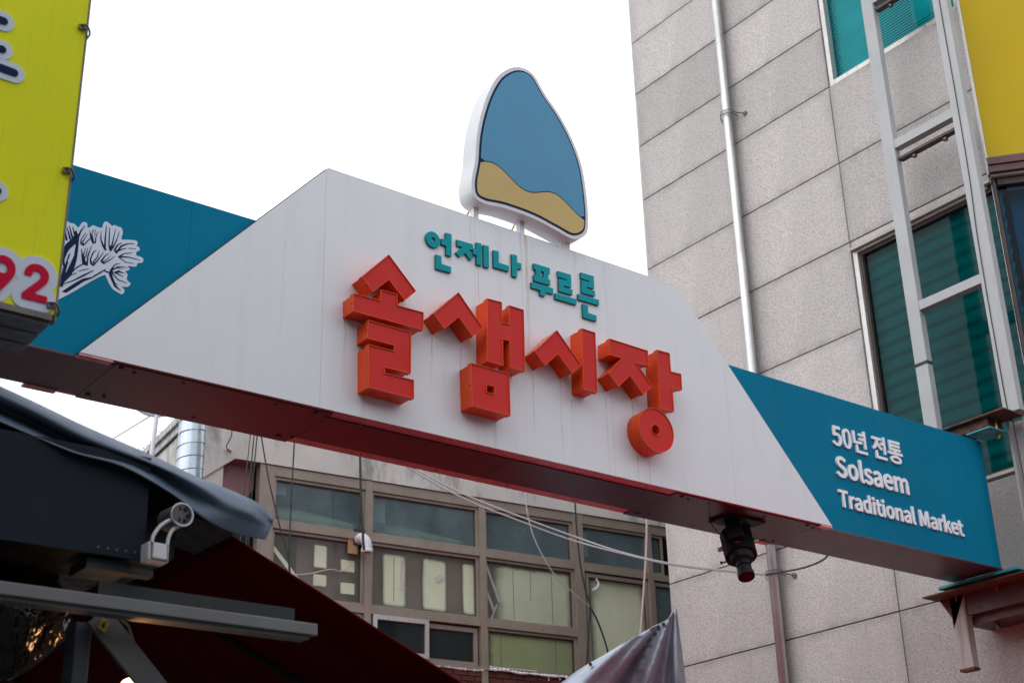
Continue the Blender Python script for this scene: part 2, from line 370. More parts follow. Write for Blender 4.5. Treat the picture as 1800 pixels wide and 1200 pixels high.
def contours(D, xs, ys):
    """marching squares at 0 -> closed loops"""
    H, Wd = D.shape; D = D.copy(); D[0, :] = D[-1, :] = abs(D[0, :])+1e-4; D[:, 0] = D[:, -1] = 1e-3
    D[np.abs(D) < 1e-9] = 1e-9
    nxt = {}
    def ep(i, j, e):    # edge key: 0 bottom (i,j)-(i,j+1), 1 left (i,j)-(i+1,j)
        return (i, j, e)
    def pos(k):
        i, j, e = k
        if e == 0: a, b = D[i, j], D[i, j+1]; t = a/(a-b); return (xs[j]+(xs[j+1]-xs[j])*t, ys[i])
        a, b = D[i, j], D[i+1, j]; t = a/(a-b); return (xs[j], ys[i]+(ys[i+1]-ys[i])*t)
    neg = D < 0
    cells = np.argwhere((neg[:-1, :-1].astype(int)+neg[:-1, 1:]+neg[1:, :-1]+neg[1:, 1:]) % 4 != 0)
    for i, j in cells:
        c = neg[i, j]*1+neg[i, j+1]*2+neg[i+1, j+1]*4+neg[i+1, j]*8
        B, Rr, T, L = (i, j, 0), (i, j+1, 1), (i+1, j, 0), (i, j, 1)
        seg = {1: [(L, B)], 2: [(B, Rr)], 3: [(L, Rr)], 4: [(Rr, T)], 5: [(L, T), (Rr, B)], 6: [(B, T)], 7: [(L, T)], 8: [(T, L)], 9: [(T, B)],
               10: [(B, L), (T, Rr)], 11: [(T, Rr)], 12: [(Rr, L)], 13: [(Rr, B)], 14: [(B, L)]}[int(c)]
        for a, b in seg: nxt[tuple(map(int, a))] = tuple(map(int, b))
    loops = []
    while nxt:
        s, k = next(iter(nxt.items())); L = [s]; del nxt[s]
        while k != s and k in nxt: L.append(k); k = nxt.pop(k)
        if len(L) > 5: loops.append([pos(q) for q in L])
    return loops
def simplify(L, eps):
    P = np.array(L); n = len(P); keep = [0]
    i = 0
    while i < n-1:
        j = min(i+2, n-1); best = i+1
        while j < n:
            e = P[j]-P[i]; l = np.hypot(*e)+1e-12; q = P[i+1:j]-P[i]
            if len(q) and np.max(np.abs(q[:, 0]*e[1]-q[:, 1]*e[0])/l) > eps or j-i > 14: break
            best = j; j += 1
        i = best
        keep.append(i)
    if keep[-1] == n-1 and np.hypot(*(P[n-1]-P[0])) < eps: keep = keep[:-1]
    return [tuple(P[k]) for k in keep]
def outline(fn, box, step, eps=None):
    xs = np.arange(box[0], box[1]+step, step); ys = np.arange(box[2], box[3]+step, step)
    X, Y = np.meshgrid(xs, ys); return [simplify(L, eps or step*.12) for L in contours(fn(X, Y), xs, ys)]
def groups(loops):
    """outer loops with their own holes"""
    def ins(p, L):
        c = False
        for a, b in zip(L, L[1:]+L[:1]):
            if (a[1] > p[1]) != (b[1] > p[1]) and p[0] < a[0]+(p[1]-a[1])*(b[0]-a[0])/(b[1]-a[1]): c = not c
        return c
    info = [(L, sum(ins(L[0], M) for M in loops if M is not L)) for L in loops]
    out = []
    for L, d in info:
        if d % 2 == 0: out.append([L]+[M for M, e in info if e == d+1 and ins(M[0], L)])
    return out
def sheet(rows, k=5, amp=0, f=(1, 1), seed=0):
    """smooth cloth surface through a grid of 3-D points"""
    R = [smoothloop([tuple(p) for p in r], k, False) for r in rows]
    C = [smoothloop([r[i] for r in R], k, False) for i in range(len(R[0]))]
    n = len(C); m = len(C[0]); V = [C[i][j] for j in range(m) for i in range(n)]
    return V, [(j*n+i, j*n+i+1, (j+1)*n+i+1, (j+1)*n+i) for j in range(m-1) for i in range(n-1)], n, m
def cloth(name, V, Fc, m, parent=None, thick=.006, **kw):
    o = mk(name, V, Fc, m, parent, smooth=True, **kw)
    s = o.modifiers.new('t', 'SOLIDIFY'); s.thickness = thick; s.offset = 0
    return o

# ------------------------------------------------------------ ground and the left-hand building (behind the camera's left shoulder)
tag(mk('ground', [(-600, -600, 0), (600, -600, 0), (600, 600, 0), (-600, 600, 0)], [(0, 1, 2, 3)], m_asphalt), kind='structure')
tag(mk('pavement', [(-3, -9, .004), (12, -9, .004), (12, 15, .004), (-3, 15, .004)], [(0, 1, 2, 3)], m_paving), kind='structure')
lb = thing('render_building', (-6, 6, 0), 'plain grey rendered building on the near side of the street behind the lime sign', 'building')
G().box(-9, -3, -8, 22, 0, 8.5).build('wall', m_concrete, lb)
G().box(-9.2, -2.8, -8.2, 22.2, 8.5, 8.8).build('parapet', m_plaster, lb)

rb = thing('added_rear_building', (8, -16, 0), 'plain grey building added unseen behind the camera to block sky light', 'building')  # added out of view to cut sky light on the fronts
G().box(-20, 34, -22, -10, 0, 9).build('wall', m_concrete, rb)
G().box(-20.2, 34.2, -22.2, -9.8, 9, 9.4).build('parapet', m_plaster, rb)

# ------------------------------------------------------------ the market gantry
YF, YT, YB = 7.5, 7.56, 8.10           # white front, teal front, back
ZB, ZTT, ZTW = 4.985, 6.195, 6.715     # underside, top of the teal, top of the white
XL, XR = -2.98, 11.42
WX0 = oy(141, 612.5, YF).x; WX1 = oy(1464, 930, YF).x; WT0 = oy(576, 302, YF).x; WT1 = oy(1188, 500, YF).x
GB = Vector((7.0, 7.8, ZB))
gan = thing('market_gantry', GB, 'long white and teal sign gantry spanning the street, carrying red block lettering', 'sign gantry')
TX0 = WX0; 
# steel-framed core (seen only as the underside edges and top)
def tealpanel(x0, x1): G().box(x0+.0007, x1-.0007, YT, YT+.03, ZB+.004, ZTT).build('teal_panel', m_teal, gan)
# teal cladding sheets left and right of the white field, joints 3 mm
xs = [XL, -1.6, -.3, 1.0, 2.3, 3.36, 3.9]
sl_l = (WT0-WX0)/(ZTW-ZB)
for a, b in zip(xs[:-1], xs[1:]): tealpanel(a, b)
for a, b in zip([7.6, 8.6, 9.82], [8.6, 9.82, 11.05]): tealpanel(a, b)
tealpanel(11.05, 11.30)
ea = [(11.3015, YT), (11.36, YT+.004), (11.40, YT+.02), (XR, YT+.06), (XR, YB)]
g = G(); n = len(ea)
g.add([(x, y, z) for z in (ZB+.004, ZTT) for x, y in ea], [(i, i+1, n+i+1, n+i) for i in range(n-1)]); g.build('end_panel', m_teal, gan, smooth=True)
# core: closed box behind the skins
G().box(XL, XR-.01, YT+.031, YB-.003, ZB+.01, ZTT-.004).build('frame_core', m_teal, gan)
G().box(XL, XR-.005, YB-.002, YB+.02, ZB+.006, ZTT-.002).build('rear_panel', m_teal, gan)
# white field in sheets, proud of the teal
corner = [oy(1176, 496.5, YF), oy(1186, 501.5, YF), oy(1194, 509, YF), oy(1202, 521, YF)]
poly = [(WX0, ZB), (WX1, ZB)] + [(p.x, min(p.z, ZTW)) for p in corner[::-1]] + [(WT0, ZTW)]
poly = ccw(poly)
def clip(P, x, keep_right):
    out = []
    for a, b in zip(P, P[1:]+P[:1]):
        ia = (a[0] >= x) == keep_right; ib = (b[0] >= x) == keep_right
        if ia: out.append(a)
        if ia != ib: t = (x-a[0])/(b[0]-a[0]); out.append((x, a[1]+t*(b[1]-a[1])))
    return out
cuts = [WX0-1, 4.28, 5.505, 6.73, 7.955, WX1+1]
for a, b in zip(cuts[:-1], cuts[1:]):
    P = clip(clip(poly, a+.0008, True), b-.0008, False)
    g = G(); prism(g, [ccw(P)], XZ, YF, YF+.006); g.build('white_panel', m_white, gan)
P = inset(poly, .002)
g = G(); prism(g, [P], XZ, YF+.007, YB+.05); g.build('white_field_core', m_trimw, gan, label='return behind the white panels, tinted pink for the red light from below')
P = inset(poly, -.004)
# thin dark bead down both slanted edges of the white field
g = G()
g.bar((WX0-.006, YF+.03, ZB), (WT0-.006, YF+.03, ZTW), .005, .03, (0, 1, 0)); g.build('edge_bead', m_grime, gan)
# soffit: cover sheets between front and back returns
def soffit(x0, x1, y0, y1, z=ZB): 
    G().box(x0, x1, y0, y1, z-.008, z+.004).build('soffit_sheet', m_soffit, gan)
sx = [XL, -.2, 2.2, 2.95, 4.40, 5.88, 7.36, 8.93]
for a, b in zip(sx[:-1], sx[1:]): 
    wide = 4.39 < a < 7.3
    if a < WX0: soffit(a+.002, b-.002, YT, YB)
    else: soffit(a+.002, b-.002, YF+(.11 if wide else .035), YB+(-.065 if wide else .045))
soffit(8.932, XR-.03, YT, YB)
# wider fixing tabs at the ends of the returns, and the screws that hold the soffit
g = G()
for x in (3.0, 4.3, 7.45, 8.83):
    for y in (YF+.075, YB-.035): g.tube([(x, y, ZB-.009), (x, y, ZB-.017)], .018, 8)
    for y in (YF+.10, YB-.06):
        g.tube([(x+.09, y, ZB-.009), (x+.09, y, ZB-.016)], .011, 6)
for x in np.arange(3.4, 9.0, .62):
    g.tube([(x, YF+.09, ZB-.009), (x, YF+.09, ZB-.014)], .009, 6); g.tube([(x+.3, YB-.03, ZB-.009), (x+.3, YB-.03, ZB-.014)], .009, 6)
g.build('soffit_screw', m_screw, gan, kind='stuff')
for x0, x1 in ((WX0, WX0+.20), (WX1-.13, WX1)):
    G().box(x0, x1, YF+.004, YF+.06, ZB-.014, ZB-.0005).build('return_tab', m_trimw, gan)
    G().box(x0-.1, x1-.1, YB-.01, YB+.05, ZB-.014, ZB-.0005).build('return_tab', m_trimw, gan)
# thin aluminium capping on top of the white field
G().bar((WT0, 7.8, ZTW+.004), (WT1-.1, 7.8, ZTW+.004), .60, .005, (0, 0, 1)).build('top_capping', m_whitebox, gan)

# ---- lettering
def bp(crop, sc, pts): return [(crop[0]+x/sc, crop[1]+y/sc) for x, y in pts]
def onplane(pts, Y): return [(p.x, p.z) for p in (oy(x, y, Y) for x, y in pts)]
def circ(pts, Y, n=44, cen=None):
    q = onplane(pts, Y); cx = sum(p[0] for p in q)/len(q); cz = sum(p[1] for p in q)/len(q)
    r = sum(math.hypot(p[0]-cx, p[1]-cz) for p in q)/len(q)
    if cen: (cx, cz), = onplane([cen], Y)
    return [(cx+r*math.cos(2*math.pi*k/n), cz+r*math.sin(2*math.pi*k/n)) for k in range(n)]
def red_letter(loops, label):
    """folded metal tray letter: lip, recessed red acrylic face, bright rim"""
    yf, yb = YF-.142, YF-.001; g = G()
    loops = [ccw(loops[0])]+[ccw(h, False) for h in loops[1:]]
    L1 = [inset(L, .0045) for L in loops]; L2 = [inset(L, .006) for L in loops]
    for L, a, b in zip(loops, L1, L2):
        n = len(L); rings = [([(p[0], yf, p[1]) for p in a], None), ([(p[0], yf, p[1]) for p in L], 2), ([(p[0], yf+.042, p[1]) for p in L], 0),
                 ([(p[0], yf+.042, p[1]) for p in b], 0), ([(p[0], yb, p[1]) for p in b], 0)]
        k0 = len(g.V)
        for r, i in rings: g.V += [Vector(v) for v in r]
        for q in range(4):
            for j in range(n):
                g.F.append((k0+q*n+j, k0+q*n+(j+1) % n, k0+(q+1)*n+(j+1) % n, k0+(q+1)*n+j)); g.I.append(rings[q+1][1])
        k1 = len(g.V); g.V += [Vector((p[0], yf+.007, p[1])) for p in a]
        for j in range(n): g.F.append((k0+j, k1+j, k1+(j+1) % n, k0+(j+1) % n)); g.I.append(0)
    o = g.build('red_letter', None, gan, label, mats=[m_redside, m_redface, m_redrim])
    # recessed face is its own sub-part
    f = G(); T = fill(L1); f.add([(p[0], yf+.007, p[1]) for L in L1 for p in L], T)
    f.build('letter_face', m_redface, o)
    P = loops[0]; lo = min(P, key=lambda p: p[0]); s = G()
    cand = sorted(((P[i], P[(i+1) % len(P)]) for i in range(len(P))), key=lambda e: e[0][0]+e[1][0])[0]
    mx, mz = (cand[0][0]+cand[1][0])/2, (cand[0][1]+cand[1][1])/2
    e = Vector((cand[1][0]-cand[0][0], cand[1][1]-cand[0][1])).normalized(); nx, nz = e.y, -e.x
    if len(P) < 40:
        s.tube([(mx-nx*.002, yf+.02, mz-nz*.002), (mx+nx*.004, yf+.02, mz+nz*.004)], .0055, 6); s.build('letter_screw', m_screw, o)
    return o
B = lambda pts: onplane(bp((590, 430), 4.0, pts), YF-.142)
Z8 = lambda pts: onplane(bp((600, 400), 3.0, pts), YF-.142)
Cc = lambda pts: onplane(bp((900, 550), 4.4444, pts), YF-.142)
red_letter([B([(375, 68), (567, 327), (487, 393), (375, 245), (263, 333), (185, 223)])], 'red roof-shaped stroke on top of the first big syllable')
red_letter([B([(125, 340), (315, 390), (318, 315), (435, 347), (437, 425), (620, 475), (617, 600), (125, 467)])], 'wide red vowel bar with a stub in the first big syllable')
red_letter([B([(228, 528), (532, 612), (530, 905), (348, 862), (348, 900), (552, 950), (552, 1083), (232, 1003), (230, 698), (413, 745), (413, 708), (223, 657)])], 'red stepped consonant at the foot of the first big syllable')
red_letter([B([(865, 333), (1037, 585), (965, 647), (867, 508), (765, 592), (687, 483)])], 'red roof-shaped stroke of the second big syllable')
red_letter([Z8([(770, 372), (848, 393), (849, 499), (886, 508), (885, 408), (963, 433), (970, 757), (889, 737), (887, 597), (853, 588), (855, 727), (771, 703)])], 'red double upright with a crossbar in the second big syllable')
red_letter([Z8([(683, 712), (887, 767), (893, 992), (691, 940)]), Z8([(768, 828), (808, 838), (808, 876), (768, 865)])], 'red square box with a small hole under the second big syllable')
red_letter([Cc([(352, 132), (543, 405), (470, 472), (360, 318), (258, 410), (178, 295)])], 'red roof-shaped stroke of the third big syllable')
red_letter([Cc([(545, 118), (652, 152), (670, 622), (560, 592)])], 'plain red upright of the third big syllable')
red_letter([Cc([(762, 198), (1062, 293), (1068, 412), (975, 390), (1095, 570), (1030, 638), (922, 487), (832, 577), (755, 468), (857, 352), (765, 325)])], 'red barred roof-shaped stroke of the last big syllable')
red_letter([Cc([(1133, 285), (1233, 313), (1243, 455), (1323, 475), (1330, 600), (1255, 583), (1268, 770), (1155, 742)])], 'red upright with a side stub in the last big syllable')
red_letter([circ(bp((900, 550), 4.4444, [(990, 870), (1262, 955), (1095, 738), (1170, 1088)]), YF-.142), circ(bp((900, 550), 4.4444, [(1093, 900), (1158, 922), (1118, 872), (1133, 951)]), YF-.142, 24)], 'round red ring at the bottom of the last big syllable')
A = lambda pts: onplane(bp((730, 380), 5.2941, pts), YF-.018)
def teal_letter(loops, label):
    loops = [ccw(loops[0])]+[ccw(h, False) for h in loops[1:]]
    g = G(); prism(g, loops, XZ, YF-.018, YF-.001, 0, 1); g.build('teal_letter', None, gan, label, mats=[m_tside, m_tletter])
crA = lambda pts, n: circ(bp((730, 380), 5.2941, pts), YF-.018, n)
teal_letter([crA([(99, 200), (233, 235), (150, 141), (182, 294)], 32), crA([(152, 212), (187, 222), (164, 197), (172, 238)], 16)], 'small teal ring opening the slogan')
teal_letter([A([(283, 153), (338, 167), (338, 375), (288, 360), (288, 275), (244, 262), (243, 207), (284, 218)])], 'small teal upright with a left stub after the ring')
teal_letter([A([(192, 355), (243, 370), (245, 443), (335, 473), (333, 527), (192, 487)])], 'small teal corner stroke under the ring')
teal_letter([A([(388, 217), (537, 262), (540, 312), (500, 312), (545, 385), (515, 412), (467, 343), (412, 380), (378, 337), (438, 288), (390, 272)])], 'small teal barred roof stroke, second syllable of the slogan')
teal_letter([A([(568, 243), (617, 255), (618, 460), (572, 447), (570, 362), (534, 350), (542, 297), (568, 305)])], 'small teal stubbed upright, second syllable of the slogan')
teal_letter([A([(633, 265), (685, 279), (687, 482), (638, 468)])], 'small plain teal upright, second syllable of the slogan')
teal_letter([A([(727, 315), (777, 328), (778, 432), (872, 462), (872, 515), (730, 473)])], 'small teal corner stroke, third syllable of the slogan')
teal_letter([A([(897, 352), (947, 365), (950, 430), (988, 441), (988, 495), (950, 485), (948, 570), (903, 555)])], 'small teal right-stubbed upright, third syllable of the slogan')
teal_letter([A([(1102, 437), (1253, 483), (1252, 538), (1237, 534), (1240, 588), (1257, 593), (1257, 643), (1105, 598), (1103, 546), (1122, 551), (1120, 495), (1103, 490)]), A([(1170, 508), (1195, 515), (1195, 568), (1170, 561)])], 'small teal block consonant with a window, fourth syllable of the slogan')
teal_letter([A([(1082, 612), (1285, 672), (1284, 725), (1212, 705), (1210, 745), (1162, 733), (1162, 687), (1082, 664)])], 'small teal tee-shaped vowel, fourth syllable of the slogan')
teal_letter([A([(1328, 508), (1450, 545), (1453, 664), (1385, 645), (1385, 660), (1465, 683), (1463, 733), (1337, 697), (1335, 577), (1410, 598), (1410, 588), (1330, 563)])], 'small teal stepped consonant, fifth syllable of the slogan')
teal_letter([A([(1302, 715), (1502, 773), (1500, 825), (1303, 767)])], 'small teal flat bar, fifth syllable of the slogan')
teal_letter([A([(1540, 522), (1662, 558), (1665, 675), (1597, 656), (1597, 672), (1673, 695), (1672, 745), (1550, 710), (1547, 592), (1621, 612), (1621, 602), (1542, 577)])], 'small teal stepped consonant, last syllable of the slogan')
teal_letter([A([(1515, 722), (1711, 779), (1710, 830), (1517, 773)])], 'small teal flat bar, last syllable of the slogan')
teal_letter([A([(1558, 815), (1607, 829), (1608, 898), (1688, 925), (1687, 977), (1564, 941)])], 'small teal corner stroke, last syllable of the slogan')
# white raised text on the right teal field
GL = json.loads('''{"50년 전통":[["5",[[92,-5,133,6,164,36,176,83,165,130,137,157,98,165,84,164,72,161,60,155,67,229,163,229,163,257,39,257,30,137,47,126,61,134,75,139,90,141,118,134,137,114,143,83,136,50,116,29,89,22,62,26,42,37,26,50,9,29,30,13,56,0]]],["0",[[292,-5,334,10,362,55,371,129,362,203,334,247,292,261,249,247,222,203,212,129,222,55,249,10],[292,21,266,33,249,68,243,129,249,190,266,225,292,236,317,225,334,190,341,129,334,68,317,33]]],["년",[[548,188,548,164,638,164,638,55,667,55,667,289,638,289,638,248,548,248,548,225,638,225,638,188],[464,75,464,-20,675,-20,675,4,493,4,493,75],[425,126,425,102,449,102,494,103,540,106,588,113,585,138,540,131,496,127,453,126,453,266,425,266]]],["전",[[1038,289,1038,202,974,202,974,178,1038,178,1038,57,1067,57,1067,289],[865,78,865,-20,1076,-20,1076,4,894,4,894,78],[817,264,817,240,887,240,887,224,877,181,849,145,808,121,823,97,857,116,884,143,902,176,920,146,946,122,979,105,993,128,953,151,926,185,917,224,917,240,986,240,986,264]]],["통",[[1272,75,1213,69,1176,52,1163,24,1176,-4,1213,-21,1272,-27,1330,-21,1367,-4,1380,24,1367,52,1330,69],[1272,53,1315,50,1342,40,1351,24,1342,8,1315,-1,1272,-5,1228,-1,1201,8,1192,24,1201,40,1228,50],[1166,280,1166,153,1257,153,1257,122,1129,122,1129,98,1415,98,1415,122,1286,122,1286,153,1381,153,1381,175,1195,175,1195,206,1371,206,1371,228,1195,228,1195,257,1380,257,1380,280]]]],"Solsaem":[["S",[[106,-5,153,5,183,31,194,68,187,100,168,122,141,137,104,153,84,162,68,175,62,196,68,215,84,228,110,233,132,230,151,222,168,209,185,230,164,246,139,257,110,261,68,252,39,228,29,193,37,162,57,141,81,127,118,111,140,101,155,87,161,65,154,44,136,29,107,24,81,28,57,39,36,56,17,33,42,13,72,0]]],["o",[[315,-5,358,7,390,41,403,95,390,149,358,183,315,195,271,183,239,149,227,95,239,41,271,7],[315,22,286,31,267,57,260,95,267,133,286,159,315,168,344,159,363,133,370,95,363,57,344,31]]],["l",[[487,-5,505,-2,501,23,494,22,490,23,486,28,485,36,485,279,453,279,453,38,457,15,467,0]]],["s",[[602,-5,640,3,663,24,671,52,662,81,641,98,613,110,593,118,578,128,572,143,576,156,588,166,608,170,624,168,638,162,651,153,666,173,650,184,630,192,607,195,572,188,550,168,542,141,550,115,571,97,597,86,618,78,634,66,641,50,637,35,624,24,603,20,582,23,564,31,547,43,532,22,552,8,576,-1]]],["a",[[760,-5,783,-1,804,9,823,23,824,23,827,0,853,0,853,117,847,158,825,185,787,195,758,191,733,182,713,170,725,148,742,158,761,165,782,168,806,161,818,144,821,120,755,107,717,84,705,49,712,20,732,2],[769,21,752,24,740,34,736,51,744,73,771,89,821,99,821,46,804,32,787,24]]],["e",[[991,-5,1014,-2,1035,5,1053,15,1042,36,1027,28,1011,23,994,21,962,29,940,52,931,88,1059,88,1061,106,1052,153,1026,184,985,195,943,183,912,148,900,95,912,41,944,7],[931,110,941,142,960,163,985,169,1011,163,1027,143,1033,110]]],["m",[[1107,0,1140,0,1140,138,1156,154,1172,164,1187,167,1207,162,1219,145,1223,116,1223,0,1255,0,1255,138,1272,154,1288,164,1303,167,1322,162,1334,145,1338,116,1338,0,1370,0,1370,120,1363,161,1344,186,1312,195,1290,190,1269,178,1249,159,1239,178,1222,191,1197,195,1175,191,1155,179,1138,162,1137,162,1134,190,1107,190]]]],"Traditional Market":[["T",[[89,0,121,0,121,229,199,229,199,257,11,257,11,229,89,229]]],["r",[[242,0,274,0,274,122,289,148,305,162,322,166,340,163,346,191,326,195,306,190,287,176,272,155,271,155,268,190,242,190]]],["a",[[422,-5,444,-1,465,9,485,23,486,23,488,0,515,0,515,117,508,158,487,185,449,195,420,191,394,182,374,170,387,148,403,158,422,165,444,168,468,161,480,144,483,120,417,107,379,84,366,49,374,20,393,2],[431,21,414,24,402,34,397,51,405,73,432,89,483,99,483,46,465,32,448,24]]],["d",[[640,-5,662,-1,681,9,697,22,699,22,701,0,728,0,728,279,695,279,695,206,697,173,681,185,664,192,644,195,603,183,573,148,561,95,571,41,598,7],[647,22,618,31,600,56,594,95,602,133,621,159,649,168,665,166,680,160,695,148,695,48,680,34,664,25]]],["i",[[792,0,824,0,824,190,792,190],[808,229,819,232,827,239,829,251,827,262,819,269,808,271,797,269,790,262,787,251,790,239,797,232]]],["t",[[948,-5,960,-4,972,-1,983,2,977,27,955,21,938,26,928,38,926,58,926,164,978,164,978,190,926,190,926,244,899,244,896,190,866,188,866,164,894,164,894,59,899,25,916,3]]],["i",[[1020,0,1053,0,1053,190,1020,190],[1036,229,1048,232,1055,239,1058,251,1055,262,1048,269,1036,271,1025,269,1018,262,1015,251,1018,239,1025,232]]],["o",[[1190,-5,1234,7,1266,41,1278,95,1266,149,1234,183,1190,195,1147,183,1115,149,1103,95,1115,41,1147,7],[1190,22,1162,31,1142,57,1136,95,1142,133,1162,159,1190,168,1219,159,1239,133,1246,95,1239,57,1219,31]]],["n",[[1329,0,1361,0,1361,138,1378,154,1395,164,1413,167,1433,162,1445,145,1449,116,1449,0,1481,0,1481,120,1475,161,1455,186,1423,195,1399,191,1378,179,1359,162,1358,162,1355,190,1329,190]]],["a",[[1586,-5,1609,-1,1630,9,1649,23,1650,23,1653,0,1679,0,1679,117,1673,158,1651,185,1613,195,1584,191,1559,182,1539,170,1551,148,1568,158,1587,165,1608,168,1632,161,1644,144,1647,120,1581,107,1543,84,1531,49,1538,20,1558,2],[1595,21,1578,24,1566,34,1562,51,1570,73,1597,89,1647,99,1647,46,1630,32,1613,24]]],["l",[[1773,-5,1792,-2,1787,23,1780,22,1776,23,1773,28,1772,36,1772,279,1739,279,1739,38,1743,15,1754,0]]],["M",[[1921,0,1950,0,1950,142,1945,218,1947,218,1967,159,2016,26,2038,26,2086,159,2107,218,2108,218,2104,142,2104,0,2134,0,2134,257,2095,257,2046,119,2028,66,2027,66,2008,119,1959,257,1921,257]]],["a",[[2245,-5,2268,-1,2289,9,2308,23,2310,23,2312,0,2339,0,2339,117,2332,158,2311,185,2273,195,2244,191,2218,182,2198,170,2210,148,2227,158,2246,165,2268,168,2292,161,2303,144,2307,120,2241,107,2202,84,2190,49,2197,20,2217,2],[2255,21,2237,24,2225,34,2221,51,2229,73,2256,89,2307,99,2307,46,2289,32,2272,24]]],["r",[[2399,0,2431,0,2431,122,2445,148,2462,162,2479,166,2497,163,2503,191,2483,195,2462,190,2444,176,2429,155,2428,155,2425,190,2399,190]]],["k",[[2535,0,2566,0,2566,50,2602,92,2658,0,2692,0,2620,113,2684,190,2648,190,2568,90,2566,90,2566,279,2535,279]]],["e",[[2805,-5,2829,-2,2850,5,2867,15,2856,36,2841,28,2826,23,2808,21,2777,29,2755,52,2745,88,2874,88,2875,106,2866,153,2840,184,2799,195,2758,183,2726,148,2714,95,2726,41,2759,7],[2745,110,2755,142,2774,163,2800,169,2825,163,2841,143,2847,110]]],["t",[[2981,-5,2993,-4,3005,-1,3017,2,3011,27,2989,21,2971,26,2962,38,2959,58,2959,164,3011,164,3011,190,2959,190,2959,244,2933,244,2929,190,2899,188,2899,164,2928,164,2928,59,2933,25,2950,3]]]],"92":[["9",[[226,516,256,513,285,506,310,494,333,478,352,458,368,434,380,408,387,378,389,347,387,322,382,296,373,270,359,240,340,207,315,168,200,0,130,0,301,248,307,248,302,238,295,229,287,221,278,214,268,207,257,202,245,198,232,195,218,195,188,197,161,203,137,214,116,229,98,247,83,269,72,294,66,321,64,352,66,382,73,411,85,436,101,459,120,479,143,494,168,506,196,513],[226,460,207,459,190,454,174,446,160,435,148,423,138,407,131,390,127,372,125,352,127,331,131,313,138,295,148,280,160,268,174,257,190,250,207,245,226,243,245,245,263,249,279,257,293,267,305,280,314,295,322,312,326,330,327,350,326,371,322,390,314,407,305,422,293,435,279,446,263,454,245,459]]],["2",[[517,0,517,47,687,229,735,282,747,298,756,312,764,327,769,341,772,356,773,371,772,389,768,405,761,419,751,431,740,441,726,449,711,455,694,458,677,460,658,458,641,454,625,447,612,438,601,427,592,413,585,398,581,381,580,362,519,362,521,391,528,418,539,442,555,464,574,482,596,496,621,507,649,513,678,516,707,513,734,507,759,497,781,482,799,465,814,445,825,423,832,398,834,372,833,354,830,336,824,318,816,299,804,280,789,259,720,180,606,60,606,57,842,57,842,0]]]]}''')
def text_line(key, xl, xr, zb, zt, zr0, zr1, bold, what):
    chars = [(c, [[(L[i]/1000, L[i+1]/1000) for i in range(0, len(L), 2)] for L in ls]) for c, ls in GL[key]]
    allp = [p for c, ls in chars for L in ls for p in L]; a0 = min(p[0] for p in allp); a1 = max(p[0] for p in allp)
    kx = (xr-xl)/(a1-a0+2*bold); kz = (zt-zb)/(zr1-zr0+2*bold)
    for c, ls in chars:
        q = [p for L in ls for p in L]; bx = (min(p[0] for p in q)-.03, max(p[0] for p in q)+.03, min(p[1] for p in q)-.03, max(p[1] for p in q)+.03)
        out = outline(lambda X, Y: sdf_poly(ls, X, Y)-bold, bx, .005, .0008)
        g = G()
        for gr in groups(out):
            L = [[(xl+(p[0]-a0+bold)*kx, zb+(p[1]-zr0+bold)*kz) for p in lp] for lp in gr]
            prism(g, [ccw(L[0])]+[ccw(h, False) for h in L[1:]], XZ, YT-.016, YT-.0005)
        g.build('white_letter', m_wletter, gan, 'raised white character %s in the %s' % (c, what))
yt = YT-.016
text_line('50년 전통', oy(1463.6, 765, yt).x, oy(1587, 800, yt).x, oy(1466, 781.4, yt).z, oy(1463.4, 746.3, yt).z, -.005, .257, .007, 'top line')
text_line('Solsaem', oy(1470, 815, yt).x, oy(1599.8, 869, yt).x, oy(1481, 839.2, yt).z, oy(1511, 808, yt).z, -.005, .278, .010, 'middle line')
text_line('Traditional Market', oy(1474, 860, yt).x, oy(1696.5, 943, yt).x, oy(1485, 891, yt).z, oy(1474.5, 858.3, yt).z, 0.0, .262, .010, 'bottom line')
# pine-shoot drawing printed on the left teal field
PF = lambda p: tuple(onplane([(100+p[0]/7.0588, 370+p[1]/7.0588)], YT-.002)[0])
sil = [(-60, 1160), (10, 1110), (200, 1010), (420, 880), (580, 802), (610, 820), (640, 890), (690, 970), (730, 1000), (800, 1038), (838, 1010), (830, 970), (800, 945), (880, 945), (915, 905), (870, 860), (875, 790), (850, 755), (905, 730), (880, 690),
       (980, 695), (1000, 655), (1060, 645), (1072, 600), (1030, 570), (990, 560), (985, 515), (1028, 490), (1015, 450), (990, 445), (1002, 400), (970, 370), (850, 362), (800, 355), (818, 270), (800, 215), (760, 200), (715, 180), (685, 190),
       (640, 150), (600, 137), (572, 180), (565, 210), (520, 212), (470, 190), (440, 185), (410, 208), (380, 210), (375, 160), (335, 142), (300, 165), (265, 208), (215, 165), (170, 155), (130, 135), (80, 130), (0, 180), (-60, 300)]
sil = [PF(p) for p in sil]
dr = G(); prism(dr, [ccw(smoothloop(sil, 4))], XZ, YT-.002, YT-.0004); pine = dr.build('pine_print', m_printw, gan, label='pale pine-shoot drawing with navy line work on the left teal panel')
